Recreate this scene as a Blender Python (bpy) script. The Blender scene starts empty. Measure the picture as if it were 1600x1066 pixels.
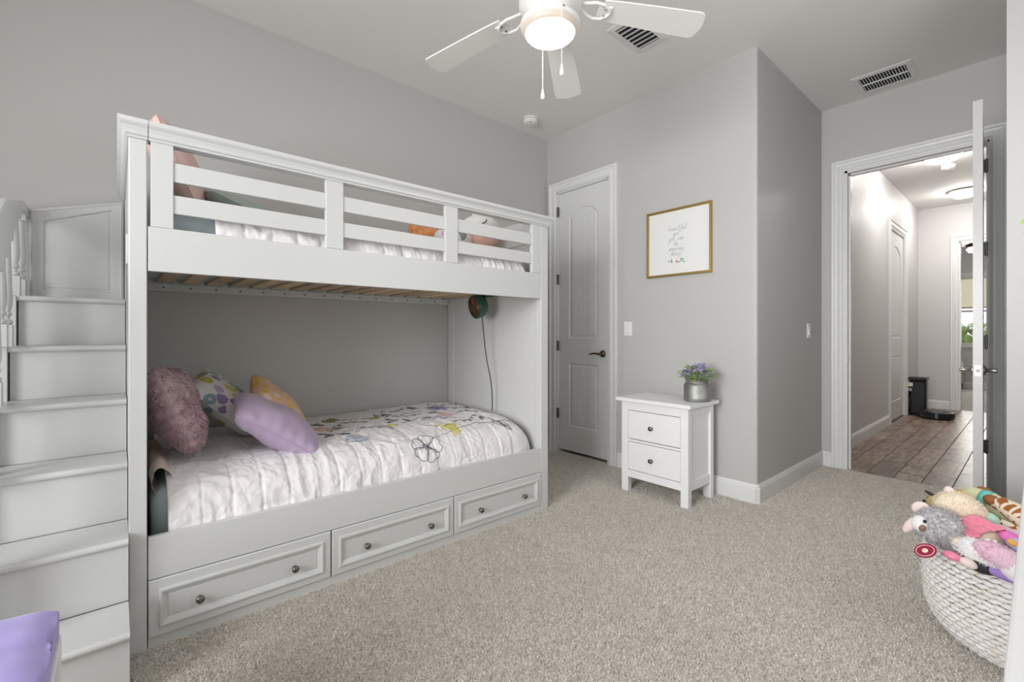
import bpy, math, random
import numpy as np
from mathutils import Vector, Matrix, noise, Euler

random.seed(7)
S = bpy.context.scene
C = S.collection
PI = math.pi
R = math.radians

# ------------------------------------------------------------------ camera
cd = bpy.data.cameras.new('camera'); cam = bpy.data.objects.new('camera', cd); C.objects.link(cam)
cd.sensor_width = 36; cd.lens = 712.9/1600*36; cd.shift_y = -0.0069
cd.clip_start = 0.02; cd.clip_end = 100
cam.location = (0, 0, 1.114); cam.rotation_euler = (R(90), 0, R(49.12))
S.camera = cam

# ------------------------------------------------------------------ world, exposure
S.view_settings.view_transform = 'Standard'; S.view_settings.look = 'None'
S.view_settings.gamma = 1; S.view_settings.use_curve_mapping = False
S.view_settings.exposure = 0.0
S.cycles.max_bounces = 10; S.cycles.diffuse_bounces = 6; S.cycles.glossy_bounces = 4
S.cycles.sample_clamp_indirect = 6.0
w = bpy.data.worlds.new('world'); S.world = w; w.use_nodes = True
w.node_tree.nodes['Background'].inputs[0].default_value = (0.93, 0.97, 1.0, 1)
w.node_tree.nodes['Background'].inputs[1].default_value = 1.6

def area(name, loc, rot, sx, sy, power, col=(1, 1, 1), spread=180):
    d = bpy.data.lights.new(name, 'AREA'); d.shape = 'RECTANGLE'; d.size = sx; d.size_y = sy
    d.energy = power; d.color = col; d.spread = R(spread)
    o = bpy.data.objects.new(name, d); C.objects.link(o); o.location = loc; o.rotation_euler = rot
    return o
# daylight from the rear and far bedroom windows, plus added fill at the right wall
area('daylight_and_fill', (-0.55, -2.36, 1.62), (R(90), 0, 0), 1.7, 1.7, 76, (0.985, 0.99, 1.0), spread=118)
area('daylight_and_fill', (0.42, 2.15, 1.70), (R(90), 0, R(90)), 1.3, 1.4, 7.5, (0.985, 0.99, 1.0))  # added fill from an unseen window, lights nightstand side and entry
area('daylight_and_fill', (-0.75, 13.10, 1.55), (R(-90), 0, 0), 1.1, 1.3, 25, (1.0, 0.99, 0.95))

# ------------------------------------------------------------------ materials
def mat(name, col, rough=0.5, metal=0.0, bump=None, var=None, spec=0.5, sheen=0.0, emit=None, coat=0.0):
    m = bpy.data.materials.new(name); m.use_nodes = True
    nt = m.node_tree; b = nt.nodes['Principled BSDF']
    b.inputs['Base Color'].default_value = (*col, 1); b.inputs['Roughness'].default_value = rough
    b.inputs['Metallic'].default_value = metal; b.inputs['Specular IOR Level'].default_value = spec
    if sheen: b.inputs['Sheen Weight'].default_value = sheen
    if coat: b.inputs['Coat Weight'].default_value = coat
    if emit:
        b.inputs['Emission Color'].default_value = (*emit[0], 1); b.inputs['Emission Strength'].default_value = emit[1]
    tc = nt.nodes.new('ShaderNodeTexCoord')
    def nz(scale, detail=3):
        n = nt.nodes.new('ShaderNodeTexNoise'); n.inputs['Scale'].default_value = scale
        n.inputs['Detail'].default_value = detail
        nt.links.new(tc.outputs['Object'], n.inputs['Vector']); return n
    if bump:
        n = nz(bump[0], bump[2] if len(bump) > 2 else 3); bp = nt.nodes.new('ShaderNodeBump')
        bp.inputs['Strength'].default_value = bump[1]; bp.inputs['Distance'].default_value = 0.003
        nt.links.new(n.outputs[0], bp.inputs['Height']); nt.links.new(bp.outputs[0], b.inputs['Normal'])
    if var:   # (scale, colour2, sharpness)
        n = nz(var[0]); r = nt.nodes.new('ShaderNodeValToRGB')
        k = var[2] if len(var) > 2 else 0.15
        r.color_ramp.elements[0].position = 0.5-k; r.color_ramp.elements[1].position = 0.5+k
        r.color_ramp.elements[0].color = (*col, 1); r.color_ramp.elements[1].color = (*var[1], 1)
        nt.links.new(n.outputs[0], r.inputs[0]); nt.links.new(r.outputs[0], b.inputs['Base Color'])
    return m

def cell_mat(name, ground, cols, scale, radius, rough=0.75, inner=None, bump=None):
    """printed cloth: round blossoms scattered over a ground colour"""
    m = mat(name, ground, rough, bump=bump)
    nt = m.node_tree; b = nt.nodes['Principled BSDF']; tc = nt.nodes['Texture Coordinate']
    v = nt.nodes.new('ShaderNodeTexVoronoi'); v.inputs['Scale'].default_value = scale
    v.inputs['Randomness'].default_value = 0.75
    nt.links.new(tc.outputs['Object'], v.inputs['Vector'])
    sep = nt.nodes.new('ShaderNodeSeparateColor'); nt.links.new(v.outputs['Color'], sep.inputs[0])
    r = nt.nodes.new('ShaderNodeValToRGB'); r.color_ramp.interpolation = 'CONSTANT'
    els = r.color_ramp.elements
    while len(els) < len(cols): els.new(0.5)
    for i, c in enumerate(cols):
        els[i].position = i/len(cols); els[i].color = (*c, 1)
    nt.links.new(sep.outputs[0], r.inputs[0])
    last = None
    wn = nt.nodes.new('ShaderNodeTexNoise'); wn.inputs['Scale'].default_value = scale*2.6; nt.links.new(tc.outputs['Object'], wn.inputs['Vector'])
    ws = nt.nodes.new('ShaderNodeMath'); ws.operation = 'MULTIPLY_ADD'; ws.inputs[1].default_value = 0.30; ws.inputs[2].default_value = -0.15
    nt.links.new(wn.outputs[0], ws.inputs[0])
    wa = nt.nodes.new('ShaderNodeMath'); wa.operation = 'ADD'; nt.links.new(ws.outputs[0], wa.inputs[0]); nt.links.new(v.outputs['Distance'], wa.inputs[1])
    def mask(rad):
        q = nt.nodes.new('ShaderNodeMath'); q.operation = 'LESS_THAN'; q.inputs[1].default_value = rad
        nt.links.new(wa.outputs[0], q.inputs[0]); return q
    mx = nt.nodes.new('ShaderNodeMix'); mx.data_type = 'RGBA'
    mx.inputs[6].default_value = (*ground, 1)
    nt.links.new(mask(radius).outputs[0], mx.inputs[0]); nt.links.new(r.outputs[0], mx.inputs[7])
    out = mx.outputs[2]
    if inner:
        m2 = nt.nodes.new('ShaderNodeMix'); m2.data_type = 'RGBA'; m2.inputs[7].default_value = (*inner, 1)
        nt.links.new(mask(radius*0.28).outputs[0], m2.inputs[0]); nt.links.new(out, m2.inputs[6]); out = m2.outputs[2]
    nt.links.new(out, b.inputs['Base Color'])
    return m

def patch_mat(name, line, patch, scale, width):
    """giraffe coat: brown patches parted by cream lines"""
    m = mat(name, patch, 0.85); nt = m.node_tree; b = nt.nodes['Principled BSDF']; tc = nt.nodes['Texture Coordinate']
    v = nt.nodes.new('ShaderNodeTexVoronoi'); v.feature = 'DISTANCE_TO_EDGE'; v.inputs['Scale'].default_value = scale
    nt.links.new(tc.outputs['Object'], v.inputs['Vector'])
    q = nt.nodes.new('ShaderNodeMath'); q.operation = 'LESS_THAN'; q.inputs[1].default_value = width
    nt.links.new(v.outputs['Distance'], q.inputs[0])
    mx = nt.nodes.new('ShaderNodeMix'); mx.data_type = 'RGBA'
    mx.inputs[6].default_value = (*patch, 1); mx.inputs[7].default_value = (*line, 1)
    nt.links.new(q.outputs[0], mx.inputs[0]); nt.links.new(mx.outputs[2], b.inputs['Base Color'])
    return m

def wood_mat(name, c1, c2, stretch, rough=0.45, scale=6):
    m = mat(name, c1, rough); nt = m.node_tree; b = nt.nodes['Principled BSDF']; tc = nt.nodes['Texture Coordinate']
    oi = nt.nodes.new('ShaderNodeObjectInfo')
    ad = nt.nodes.new('ShaderNodeVectorMath'); ad.operation = 'ADD'
    sc = nt.nodes.new('ShaderNodeVectorMath'); sc.operation = 'SCALE'; sc.inputs[3].default_value = 37.0
    nt.links.new(oi.outputs['Random'], sc.inputs[0])
    nt.links.new(tc.outputs['Object'], ad.inputs[0]); nt.links.new(sc.outputs[0], ad.inputs[1])
    mp = nt.nodes.new('ShaderNodeMapping'); mp.inputs['Scale'].default_value = stretch
    nt.links.new(ad.outputs[0], mp.inputs[0])
    n = nt.nodes.new('ShaderNodeTexNoise'); n.inputs['Scale'].default_value = scale; n.inputs['Detail'].default_value = 6
    n.inputs['Distortion'].default_value = 0.8
    nt.links.new(mp.outputs[0], n.inputs['Vector'])
    r = nt.nodes.new('ShaderNodeValToRGB'); r.color_ramp.elements[0].position = 0.32; r.color_ramp.elements[1].position = 0.68
    r.color_ramp.elements[0].color = (*c1, 1); r.color_ramp.elements[1].color = (*c2, 1)
    nt.links.new(n.outputs[0], r.inputs[0])
    hs = nt.nodes.new('ShaderNodeHueSaturation')
    mr = nt.nodes.new('ShaderNodeMapRange'); mr.inputs[3].default_value = 0.72; mr.inputs[4].default_value = 1.24
    nt.links.new(oi.outputs['Random'], mr.inputs[0]); nt.links.new(mr.outputs[0], hs.inputs['Value'])
    nt.links.new(r.outputs[0], hs.inputs['Color']); nt.links.new(hs.outputs[0], b.inputs['Base Color'])
    return m

M = {}
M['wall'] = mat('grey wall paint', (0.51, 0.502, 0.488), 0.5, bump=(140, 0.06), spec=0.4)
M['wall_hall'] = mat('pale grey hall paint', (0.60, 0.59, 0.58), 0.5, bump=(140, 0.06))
M['ceiling'] = mat('textured ceiling paint', (0.80, 0.79, 0.77), 0.8, bump=(22, 0.25, 5))
M['trim'] = mat('white trim paint', (0.74, 0.74, 0.73), 0.35)
M['white'] = mat('white furniture lacquer', (0.63, 0.635, 0.625), 0.33)
M['white2'] = mat('white nightstand paint', (0.86, 0.86, 0.86), 0.4)
M['doorm'] = mat('white door paint', (0.70, 0.70, 0.69), 0.3)
M['carpet'] = mat('taupe carpet', (0.485, 0.450, 0.403), 0.95, bump=(260, 0.8), var=(170, (0.865, 0.819, 0.76), 0.14), spec=0.1)
M['carpet2'] = mat('carpet', (0.45, 0.42, 0.38), 0.95, bump=(260, 0.5))
M['knob'] = mat('dark brushed nickel', (0.20, 0.19, 0.17), 0.28, 1.0)
M['nickel'] = mat('satin nickel', (0.52, 0.50, 0.47), 0.3, 1.0)
M['bronze'] = mat('oil rubbed bronze', (0.12, 0.095, 0.07), 0.32, 1.0)
M['hinge'] = mat('hinge steel', (0.22, 0.21, 0.2), 0.4, 1.0)
M['pine'] = wood_mat('pine slat', (0.60, 0.44, 0.28), (0.72, 0.56, 0.38), (1, 8, 8), 0.6, 3)
M['tile'] = wood_mat('wood look tile', (0.12, 0.076, 0.053), (0.39, 0.295, 0.235), (9, 1.6, 1), 0.32, 3)
M['grout'] = mat('grout', (0.10, 0.08, 0.07), 0.9)
M['gold'] = mat('brushed brass frame', (0.42, 0.29, 0.10), 0.42, 0.85)
M['paper'] = mat('art paper', (0.78, 0.78, 0.76), 0.6)
M['ink'] = mat('grey ink', (0.22, 0.24, 0.25), 0.7)
M['leafprint'] = mat('printed green', (0.16, 0.30, 0.18), 0.7)
M['redprint'] = mat('printed red', (0.60, 0.03, 0.06), 0.7)
M['pinkprint'] = mat('printed pink', (0.75, 0.45, 0.47), 0.7)
M['quilt'] = mat('white quilt cotton', (0.78, 0.755, 0.76), 0.85, bump=(38, 0.9, 6), sheen=0.2)
M['quilt_in'] = mat('peach quilt lining', (0.74, 0.62, 0.55), 0.85)
M['thread'] = mat('charcoal embroidery', (0.085, 0.085, 0.12), 0.8)
M['p_yellow'] = mat('yellow applique', (0.74, 0.67, 0.22), 0.85)
M['p_olive'] = mat('olive applique', (0.42, 0.38, 0.06), 0.85)
M['p_purple'] = mat('lavender applique', (0.42, 0.34, 0.60), 0.85)
M['p_pink'] = mat('pale pink applique', (0.76, 0.55, 0.53), 0.85)
M['p_grey'] = mat('pale blue applique', (0.60, 0.62, 0.72), 0.85)
M['sheet'] = mat('aqua sheet', (0.46, 0.57, 0.57), 0.8, bump=(20, 0.4))
M['sheet2'] = mat('pale aqua sheet', (0.58, 0.70, 0.72), 0.8, bump=(20, 0.4))
M['fur'] = mat('mauve faux fur', (0.60, 0.44, 0.47), 0.95, var=(40, (0.46, 0.32, 0.35)), spec=0.1, sheen=0.3)
M['floral'] = cell_mat('floral print cotton', (0.74, 0.74, 0.74), [(0.52, 0.46, 0.04), (0.33, 0.23, 0.43), (0.30, 0.50, 0.46), (0.66, 0.62, 0.08), (0.25, 0.38, 0.42), (0.52, 0.40, 0.58)], 16, 0.47, inner=(0.72, 0.68, 0.75))
M['daisy'] = cell_mat('peach daisy cotton', (0.80, 0.52, 0.33), [(0.80, 0.48, 0.06), (0.84, 0.70, 0.62), (0.86, 0.60, 0.12), (0.83, 0.66, 0.60)], 17, 0.36)
M['lilac'] = mat('lilac satin', (0.47, 0.36, 0.52), 0.42, sheen=0.3, bump=(6, 0.3))
M['pinkpil'] = mat('pink satin pillow', (0.74, 0.52, 0.48), 0.6, bump=(8, 0.4))
M['sagepil'] = mat('sage pillow', (0.40, 0.47, 0.43), 0.8, bump=(12, 0.4))
M['orange'] = mat('orange fur', (0.68, 0.27, 0.10), 0.95, var=(60, (0.78, 0.38, 0.17)))
M['plush_white'] = mat('white plush', (0.80, 0.79, 0.78), 0.95, bump=(120, 0.8))
M['plush_grey'] = mat('heather grey plush', (0.36, 0.34, 0.35), 0.95, var=(90, (0.62, 0.60, 0.62)), bump=(150, 1.0))
M['plush_lgrey'] = mat('grey patch plush', (0.30, 0.30, 0.31), 0.95)
M['plush_peach'] = mat('ribbed peach plush', (0.78, 0.47, 0.38), 0.9)
M['plush_cream'] = mat('cream plush', (0.80, 0.66, 0.52), 0.95, var=(14, (0.82, 0.74, 0.58)), bump=(120, 0.6))
M['plush_pink'] = mat('pink satin', (0.78, 0.22, 0.32), 0.35, sheen=0.3, bump=(9, 0.5))
M['plush_rose'] = mat('rose plush', (0.74, 0.46, 0.58), 0.9, var=(12, (0.76, 0.60, 0.68)))
M['plush_mint'] = mat('mint plush', (0.45, 0.66, 0.53), 0.9)
M['plush_teal'] = mat('teal plush', (0.16, 0.56, 0.50), 0.9)
M['plush_yellow'] = mat('pale yellow plush', (0.72, 0.66, 0.32), 0.9, var=(10, (0.70, 0.72, 0.50)))
M['plush_orange'] = mat('orange plush', (0.75, 0.38, 0.10), 0.9)
M['plush_brown'] = mat('brown plush', (0.28, 0.11, 0.035), 0.9)
M['plush_black'] = mat('black plush', (0.02, 0.02, 0.024), 0.8)
M['plush_nose'] = mat('brown nose', (0.25, 0.13, 0.10), 0.5)
M['plush_fuch'] = mat('fuchsia plush', (0.72, 0.18, 0.48), 0.8)
M['plush_violet'] = mat('violet plush', (0.33, 0.20, 0.52), 0.85)
M['plush_blue'] = mat('periwinkle plush', (0.45, 0.47, 0.72), 0.85)
M['plush_ear'] = mat('pale pink plush', (0.78, 0.64, 0.60), 0.9)
M['leopard'] = cell_mat('leopard plush', (0.52, 0.38, 0.18), [(0.06, 0.03, 0.01), (0.12, 0.06, 0.02)], 45, 0.32)
M['giraffe'] = patch_mat('giraffe plush', (0.80, 0.70, 0.55), (0.34, 0.115, 0.025), 28, 0.13)
M['tag'] = mat('maroon paper tag', (0.34, 0.02, 0.06), 0.4)
M['wicker'] = mat('whitewashed seagrass', (0.84, 0.83, 0.83), 0.7, bump=(60, 0.6), var=(25, (0.72, 0.68, 0.62), 0.25))
M['wicker_in'] = mat('basket core', (0.36, 0.32, 0.29), 0.9)
M['green_fan'] = mat('dark green metal', (0.012, 0.07, 0.05), 0.3)
M['copper'] = mat('copper grille', (0.36, 0.15, 0.08), 0.35, 0.8)
M['black'] = mat('black plastic', (0.008, 0.008, 0.01), 0.25)
M['cord'] = mat('black cord', (0.02, 0.02, 0.02), 0.5)
M['zinc'] = mat('galvanized zinc', (0.30, 0.30, 0.29), 0.55, 0.85, var=(12, (0.42, 0.42, 0.40)))
M['leaf'] = mat('leaf green', (0.20, 0.36, 0.05), 0.5, var=(30, (0.34, 0.48, 0.08)))
M['flower'] = mat('violet blossom', (0.24, 0.22, 0.38), 0.7, var=(60, (0.38, 0.36, 0.52)))
M['soil'] = mat('moss', (0.05, 0.07, 0.02), 0.9)
M['purple_cloth'] = mat('purple cloth', (0.36, 0.30, 0.66), 0.6, bump=(7, 0.5), sheen=0.3)
M['fanwhite'] = mat('fan white enamel', (0.86, 0.85, 0.82), 0.4)
M['bowl'] = mat('frosted glass bowl', (0.9, 0.88, 0.84), 0.4, emit=((1.0, 0.93, 0.84), 20.0))
M['bowlrim'] = mat('frosted glass edge', (0.62, 0.54, 0.46), 0.4, emit=((1.0, 0.86, 0.72), 0.12))
M['halllamp'] = mat('alabaster dome', (0.9, 0.88, 0.84), 0.4, emit=((1.0, 0.96, 0.93), 68))
M['vent_dark'] = mat('vent shadow', (0.02, 0.02, 0.02), 0.9)
M['switch'] = mat('switch plastic', (0.78, 0.78, 0.77), 0.3)
M['blind'] = mat('cream roller shade', (0.74, 0.68, 0.50), 0.8, emit=((1.0, 0.93, 0.72), 0.35))
M['bed_fabric'] = mat('taupe linen upholstery', (0.30, 0.265, 0.235), 0.9)
M['blanket'] = mat('grey throw', (0.42, 0.42, 0.45), 0.9, var=(25, (0.62, 0.62, 0.64)))
M['brownblade'] = mat('dark walnut blade', (0.05, 0.03, 0.02), 0.4)
M['bush'] = mat('garden hedge leaf', (0.16, 0.26, 0.07), 0.7, var=(8, (0.35, 0.45, 0.15)))
M['terracotta'] = mat('white planter', (0.75, 0.75, 0.73), 0.4)
gm = bpy.data.materials.new('window glass'); gm.use_nodes = True
gnt = gm.node_tree; gnt.nodes.clear()
_o = gnt.nodes.new('ShaderNodeOutputMaterial'); _t = gnt.nodes.new('ShaderNodeBsdfTransparent'); _g = gnt.nodes.new('ShaderNodeBsdfGlossy')
_g.inputs['Roughness'].default_value = 0.02; _m = gnt.nodes.new('ShaderNodeMixShader'); _m.inputs[0].default_value = 0.06
gnt.links.new(_t.outputs[0], _m.inputs[1]); gnt.links.new(_g.outputs[0], _m.inputs[2]); gnt.links.new(_m.outputs[0], _o.inputs[0])
M['glass'] = gm

# ------------------------------------------------------------------ mesh helpers
class MB:
    def __init__(s): s.v = []; s.f = []; s.m = None
    def add(s, vs, fs):
        o = len(s.v)
        if s.m is not None: vs = [tuple(s.m @ Vector(p)) for p in vs]
        s.v += [tuple(p) for p in vs]; s.f += [tuple(i+o for i in f) for f in fs]; return s
    def box(s, x0, x1, y0, y1, z0, z1):
        vs = [(x, y, z) for x in (x0, x1) for y in (y0, y1) for z in (z0, z1)]
        return s.add(vs, [(0, 1, 3, 2), (4, 6, 7, 5), (0, 4, 5, 1), (2, 3, 7, 6), (0, 2, 6, 4), (1, 5, 7, 3)])
    def rings(s, loops, cap0=True, cap1=True, closed=True):
        n = len(loops[0]); vs = [p for l in loops for p in l]; fs = []
        for a in range(len(loops)-1):
            for i in range(n if closed else n-1):
                j = (i+1) % n; fs.append((a*n+i, a*n+j, (a+1)*n+j, (a+1)*n+i))
        if cap0: fs.append(tuple(range(n-1, -1, -1)))
        if cap1: fs.append(tuple((len(loops)-1)*n+i for i in range(n)))
        return s.add(vs, fs)
    def prism(s, poly, fn, a, b):
        return s.rings([[fn(p, q, a) for p, q in poly], [fn(p, q, b) for p, q in poly]])
    def tube(s, pts, r, n=8, caps=True):
        pts = [Vector(p) for p in pts]; loops = []
        up = Vector((0, 0, 1))
        prev = None
        for i, p in enumerate(pts):
            t = (pts[min(i+1, len(pts)-1)]-pts[max(i-1, 0)]).normalized()
            if prev is None:
                a = t.orthogonal().normalized()
            else:
                a = (prev - t*prev.dot(t)); a = a.normalized() if a.length > 1e-6 else t.orthogonal().normalized()
            prev = a; b = t.cross(a); rr = r[i] if isinstance(r, (list, tuple)) else r
            loops.append([tuple(p+(a*math.cos(2*PI*k/n)+b*math.sin(2*PI*k/n))*rr) for k in range(n)])
        return s.rings(loops, caps, caps)
    def lathe(s, prof, c=(0, 0, 0), n=32, M4=None):
        loops = []
        for r, z in prof:
            l = [Vector((r*math.cos(2*PI*k/n), r*math.sin(2*PI*k/n), z)) for k in range(n)]
            if M4 is not None: l = [M4 @ p for p in l]
            loops.append([tuple(p+Vector(c)) for p in l])
        return s.rings(loops)
    def grid(s, fn, nu, nv, flip=False):
        vs = [fn(i/nu, j/nv) for i in range(nu+1) for j in range(nv+1)]; fs = []
        for i in range(nu):
            for j in range(nv):
                a = i*(nv+1)+j; q = (a, a+nv+1, a+nv+2, a+1)
                fs.append(q[::-1] if flip else q)
        return s.add(vs, fs)
    def ball(s, c, rad, rot=None, n=14, amp=0.0, freq=20):
        """ellipsoid, optionally lumpy"""
        rad = rad if isinstance(rad, (tuple, list)) else (rad,)*3
        E4 = Euler(rot).to_matrix() if rot else Matrix.Identity(3)
        vs = []; m = n; k = n//2+1
        for i in range(1, k):
            th = PI*i/k
            for j in range(m):
                ph = 2*PI*j/m
                d = Vector((math.sin(th)*math.cos(ph), math.sin(th)*math.sin(ph), math.cos(th)))
                q = Vector((d.x*rad[0], d.y*rad[1], d.z*rad[2]))
                if amp: q *= 1+amp*noise.noise(Vector(c)*17+q*freq)
                vs.append(tuple(Vector(c)+E4 @ q))
        vs.append(tuple(Vector(c)+E4 @ Vector((0, 0, rad[2])))); vs.append(tuple(Vector(c)+E4 @ Vector((0, 0, -rad[2]))))
        t = len(vs)-2; b = len(vs)-1; fs = []
        for i in range(k-2):
            for j in range(m):
                a = i*m+j; e = i*m+(j+1) % m; fs.append((a, a+m, e+m, e))
        for j in range(m):
            fs.append((t, j, (j+1) % m)); fs.append((b, (k-2)*m+(j+1) % m, (k-2)*m+j))
        return s.add(vs, fs)
    def build(s, name, m, parent=None, smooth=False, bevel=0.0, world=True, sub=0, seg=2):
        me = bpy.data.meshes.new(name)
        vs = s.v
        if parent is not None and world:
            w0 = wloc(parent); vs = [(a-w0[0], b-w0[1], c-w0[2]) for a, b, c in vs]
        me.from_pydata(vs, [], s.f); me.validate(); me.materials.append(m if not isinstance(m, str) else M[m])
        if smooth:
            me.polygons.foreach_set('use_smooth', [True]*len(me.polygons))
        o = bpy.data.objects.new(name, me); C.objects.link(o)
        if parent is not None: o.parent = parent
        if bevel:
            b = o.modifiers.new('bevel', 'BEVEL'); b.width = bevel; b.segments = seg; b.limit_method = 'ANGLE'; b.angle_limit = R(40)
        if sub:
            q = o.modifiers.new('sub', 'SUBSURF'); q.levels = q.render_levels = sub
        return o

def wloc(o):
    l = Vector(o.location)
    while o.parent is not None: o = o.parent; l = l+Vector(o.location)
    return l
def tag(o, label, cat, group=None, kind=None):
    o['label'] = label; o['category'] = cat
    if group: o['group'] = group
    if kind: o['kind'] = kind
    return o
def thing(name, loc, label, cat, group=None):
    o = bpy.data.objects.new(name, None); C.objects.link(o); o.location = loc; o.empty_display_size = 0.1
    return tag(o, label, cat, group)
def struct(name, mb, m, smooth=False, bevel=0, **k):
    o = mb.build(name, m, None, smooth, bevel, **k); o['kind'] = 'structure'; return o
def box_part(name, b, m, parent, bevel=0.003):
    return MB().box(*b).build(name, m, parent, bevel=bevel)

def sweep(mb, path, prof, closed=False, side=1):
    """profile (depth, z) swept along a 2-D floor path with mitred corners; side=+1 puts depth to the left"""
    n = len(path); loops = []
    for i, p in enumerate(path):
        p = Vector(p)
        d0 = (p-Vector(path[i-1])).normalized() if i > 0 else None
        d1 = (Vector(path[i+1])-p).normalized() if i < n-1 else None
        if d0 is None: d0 = d1
        if d1 is None: d1 = d0
        n0 = Vector((-d0.y, d0.x))*side; n1 = Vector((-d1.y, d1.x))*side
        m = (n0+n1).normalized(); k = 1/max(0.3, m.dot(n0))
        loops.append([(p.x+m.x*k*a, p.y+m.y*k*a, z) for a, z in prof])
    return mb.rings(loops)
BASEP = [(0, 0), (0.015, 0), (0.015, 0.098), (0.011, 0.104), (0.012, 0.110), (0.007, 0.118), (0.004, 0.124), (0, 0.124)]
CASEP = [(0, 0), (0, 0.009), (0.010, 0.012), (0.016, 0.018), (0.030, 0.0185), (0.052, 0.013), (0.064, 0.016), (0.070, 0.024), (0.086, 0.025), (0.090, 0.020), (0.090, 0)]
def casing(mb, fn, a0, a1, z1, z0=0.0):
    """fn(a, z, depth) -> point; opening a0..a1, top z1"""
    P = CASEP
    mb.rings([[fn(a0-u, z0, d) for u, d in P], [fn(a0-u, z1+u, d) for u, d in P],
              [fn(a1+u, z1+u, d) for u, d in P], [fn(a1+u, z0, d) for u, d in P]])
    return mb
# ------------------------------------------------------------------ the setting
XA, YB, XC, YD, XE, H = -3.135, 3.167, -1.209, 4.524, -0.10, 3.0
XR, YR = 0.46, -2.4
YF = 9.25      # far hall wall
YW = 13.2      # window wall of the far bedroom

def wall_box(name, ax, lo, hi, a0, a1, z0, z1, op, m):
    """wall slab; ax='Y' means it spans x a0..a1 with thickness lo..hi in y; op=(b0,b1,w0,w1)"""
    mb = MB()
    def bx(p0, p1, q0, q1):
        if p1-p0 > 1e-4 and q1-q0 > 1e-4:
            mb.box(p0, p1, lo, hi, q0, q1) if ax == 'Y' else mb.box(lo, hi, p0, p1, q0, q1)
    if op:
        b0, b1, w0, w1 = op
        bx(a0, b0, z0, z1); bx(b1, a1, z0, z1); bx(b0, b1, z0, w0); bx(b0, b1, w1, z1)
    else: bx(a0, a1, z0, z1)
    return struct(name, mb, m)

struct('floor', MB().box(XA-0.12, XR+0.12, YR-0.12, YD, -0.1, 0.0), 'carpet')
struct('ceiling', MB().box(XA-0.12, 1.6, YR-0.12, YW+0.2, H, H+0.1), 'ceiling')
wall_box('wall_left', 'X', XA-0.12, XA, YR-0.12, YD+0.12, 0, H, None, 'wall')
# closet wall with a door opening, its outer corner rounded like a bullnose bead
mb = MB()
rb = 0.02
def wb(p0, p1, q0, q1): mb.box(p0, p1, YB, YB+0.12, q0, q1)
wb(XA, -3.0, 0, H); wb(-3.0, -2.402, 2.452, H); wb(-2.402, XC-0.1, 0, H)
poly = [(XC-0.1, YB)]+[(XC-rb+rb*math.sin(PI/2*k/6), YB+rb-rb*math.cos(PI/2*k/6)) for k in range(7)]+[(XC, YD), (XC-0.1, YD)]
mb.prism(poly, lambda p, q, z: (p, q, z), 0, H)
struct('wall_closet', mb, 'wall')
wall_box('wall_door', 'Y', YD, YD+0.12, XC-0.1, XE+0.12, 0, H, (-1.046, -0.222, 0, 2.450), 'wall')
struct('wall_entry', MB().box(XE, XE+0.12, YB+0.11, YD, 0, H), 'wall')
struct('wall_back', MB().box(XE, XR+0.12, YB, YB+0.11, 0, H), 'wall')
wall_box('wall_right', 'X', XR, XR+0.12, YR, YB, 0, H, (1.5, 2.8, 1.0, 2.4), 'wall')
wall_box('wall_rear', 'Y', YR-0.12, YR, XA, XR+0.12, 0, H, (-1.4, 0.3, 0.77, 2.47), 'wall')

def window(name, ax, lo, hi, op, m='trim'):
    b0, b1, w0, w1 = op; fr = MB()
    def bx(t, p0, p1, q0, q1, l=lo, h=hi):
        t.box(p0, p1, l, h, q0, q1) if ax == 'Y' else t.box(l, h, p0, p1, q0, q1)
    k = 0.05
    bx(fr, b0, b0+k, w0, w1); bx(fr, b1-k, b1, w0, w1); bx(fr, b0+k, b1-k, w0, w0+k); bx(fr, b0+k, b1-k, w1-k, w1)
    mid = (w0+w1)/2; bx(fr, b0+k, b1-k, mid-0.02, mid+0.02)
    o = struct(name, fr, m)
    for q0, q1 in ((w0+k, mid-0.02), (mid+0.02, w1-k)):
        g = MB(); c = (lo+hi)/2; bx(g, b0+k, b1-k, q0, q1, c-0.003, c+0.003); g.build('pane', 'glass', o)
    return o
window('window_1', 'Y', YR-0.09, YR-0.04, (-1.4, 0.3, 0.77, 2.47))
window('added_window', 'X', XR+0.04, XR+0.09, (1.5, 2.8, 1.0, 2.4))  # unseen window added around the fill lamp of the right wall
wf = window('window_3', 'Y', YW+0.02, YW+0.07, (-1.25, -0.25, 0.88, 2.28))

# ---- door casings, jambs and baseboards
fB = lambda a, z, d: (a, YB-d, z)
struct('trim_1', casing(MB(), fB, -3.005, -2.397, 2.456), 'trim')
jb = MB(); jb.box(-3.003, -2.992, YB-0.004, YB+0.12, 0, 2.452); jb.box(-2.410, -2.399, YB-0.004, YB+0.12, 0, 2.452); jb.box(-3.003, -2.399, YB-0.004, YB+0.12, 2.441, 2.454)
jb.box(-2.992, -2.978, YB+0.056, YB+0.068, 0, 2.452); jb.box(-2.424, -2.410, YB+0.056, YB+0.068, 0, 2.452); jb.box(-2.992, -2.410, YB+0.056, YB+0.068, 2.427, 2.441)
struct('trim_2', jb, 'trim')
struct('trim_3', casing(MB(), lambda a, z, d: (a, YD-d, z), -1.046, -0.222, 2.450), 'trim')
jb = MB(); jb.box(-1.048, -1.028, YD-0.004, YD+0.124, 0, 2.450); jb.box(-0.230, -0.220, YD-0.004, YD+0.124, 0, 2.450); jb.box(-1.048, -0.220, YD-0.004, YD+0.124, 2.432, 2.452)
jb.box(-1.028, -1.016, YD+0.045, YD+0.080, 0, 2.432); jb.box(-0.240, -0.230, YD+0.045, YD+0.080, 0, 2.432); jb.box(-1.028, -0.240, YD+0.045, YD+0.080, 2.420, 2.432)
tj = struct('trim_4', jb, 'trim')
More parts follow.
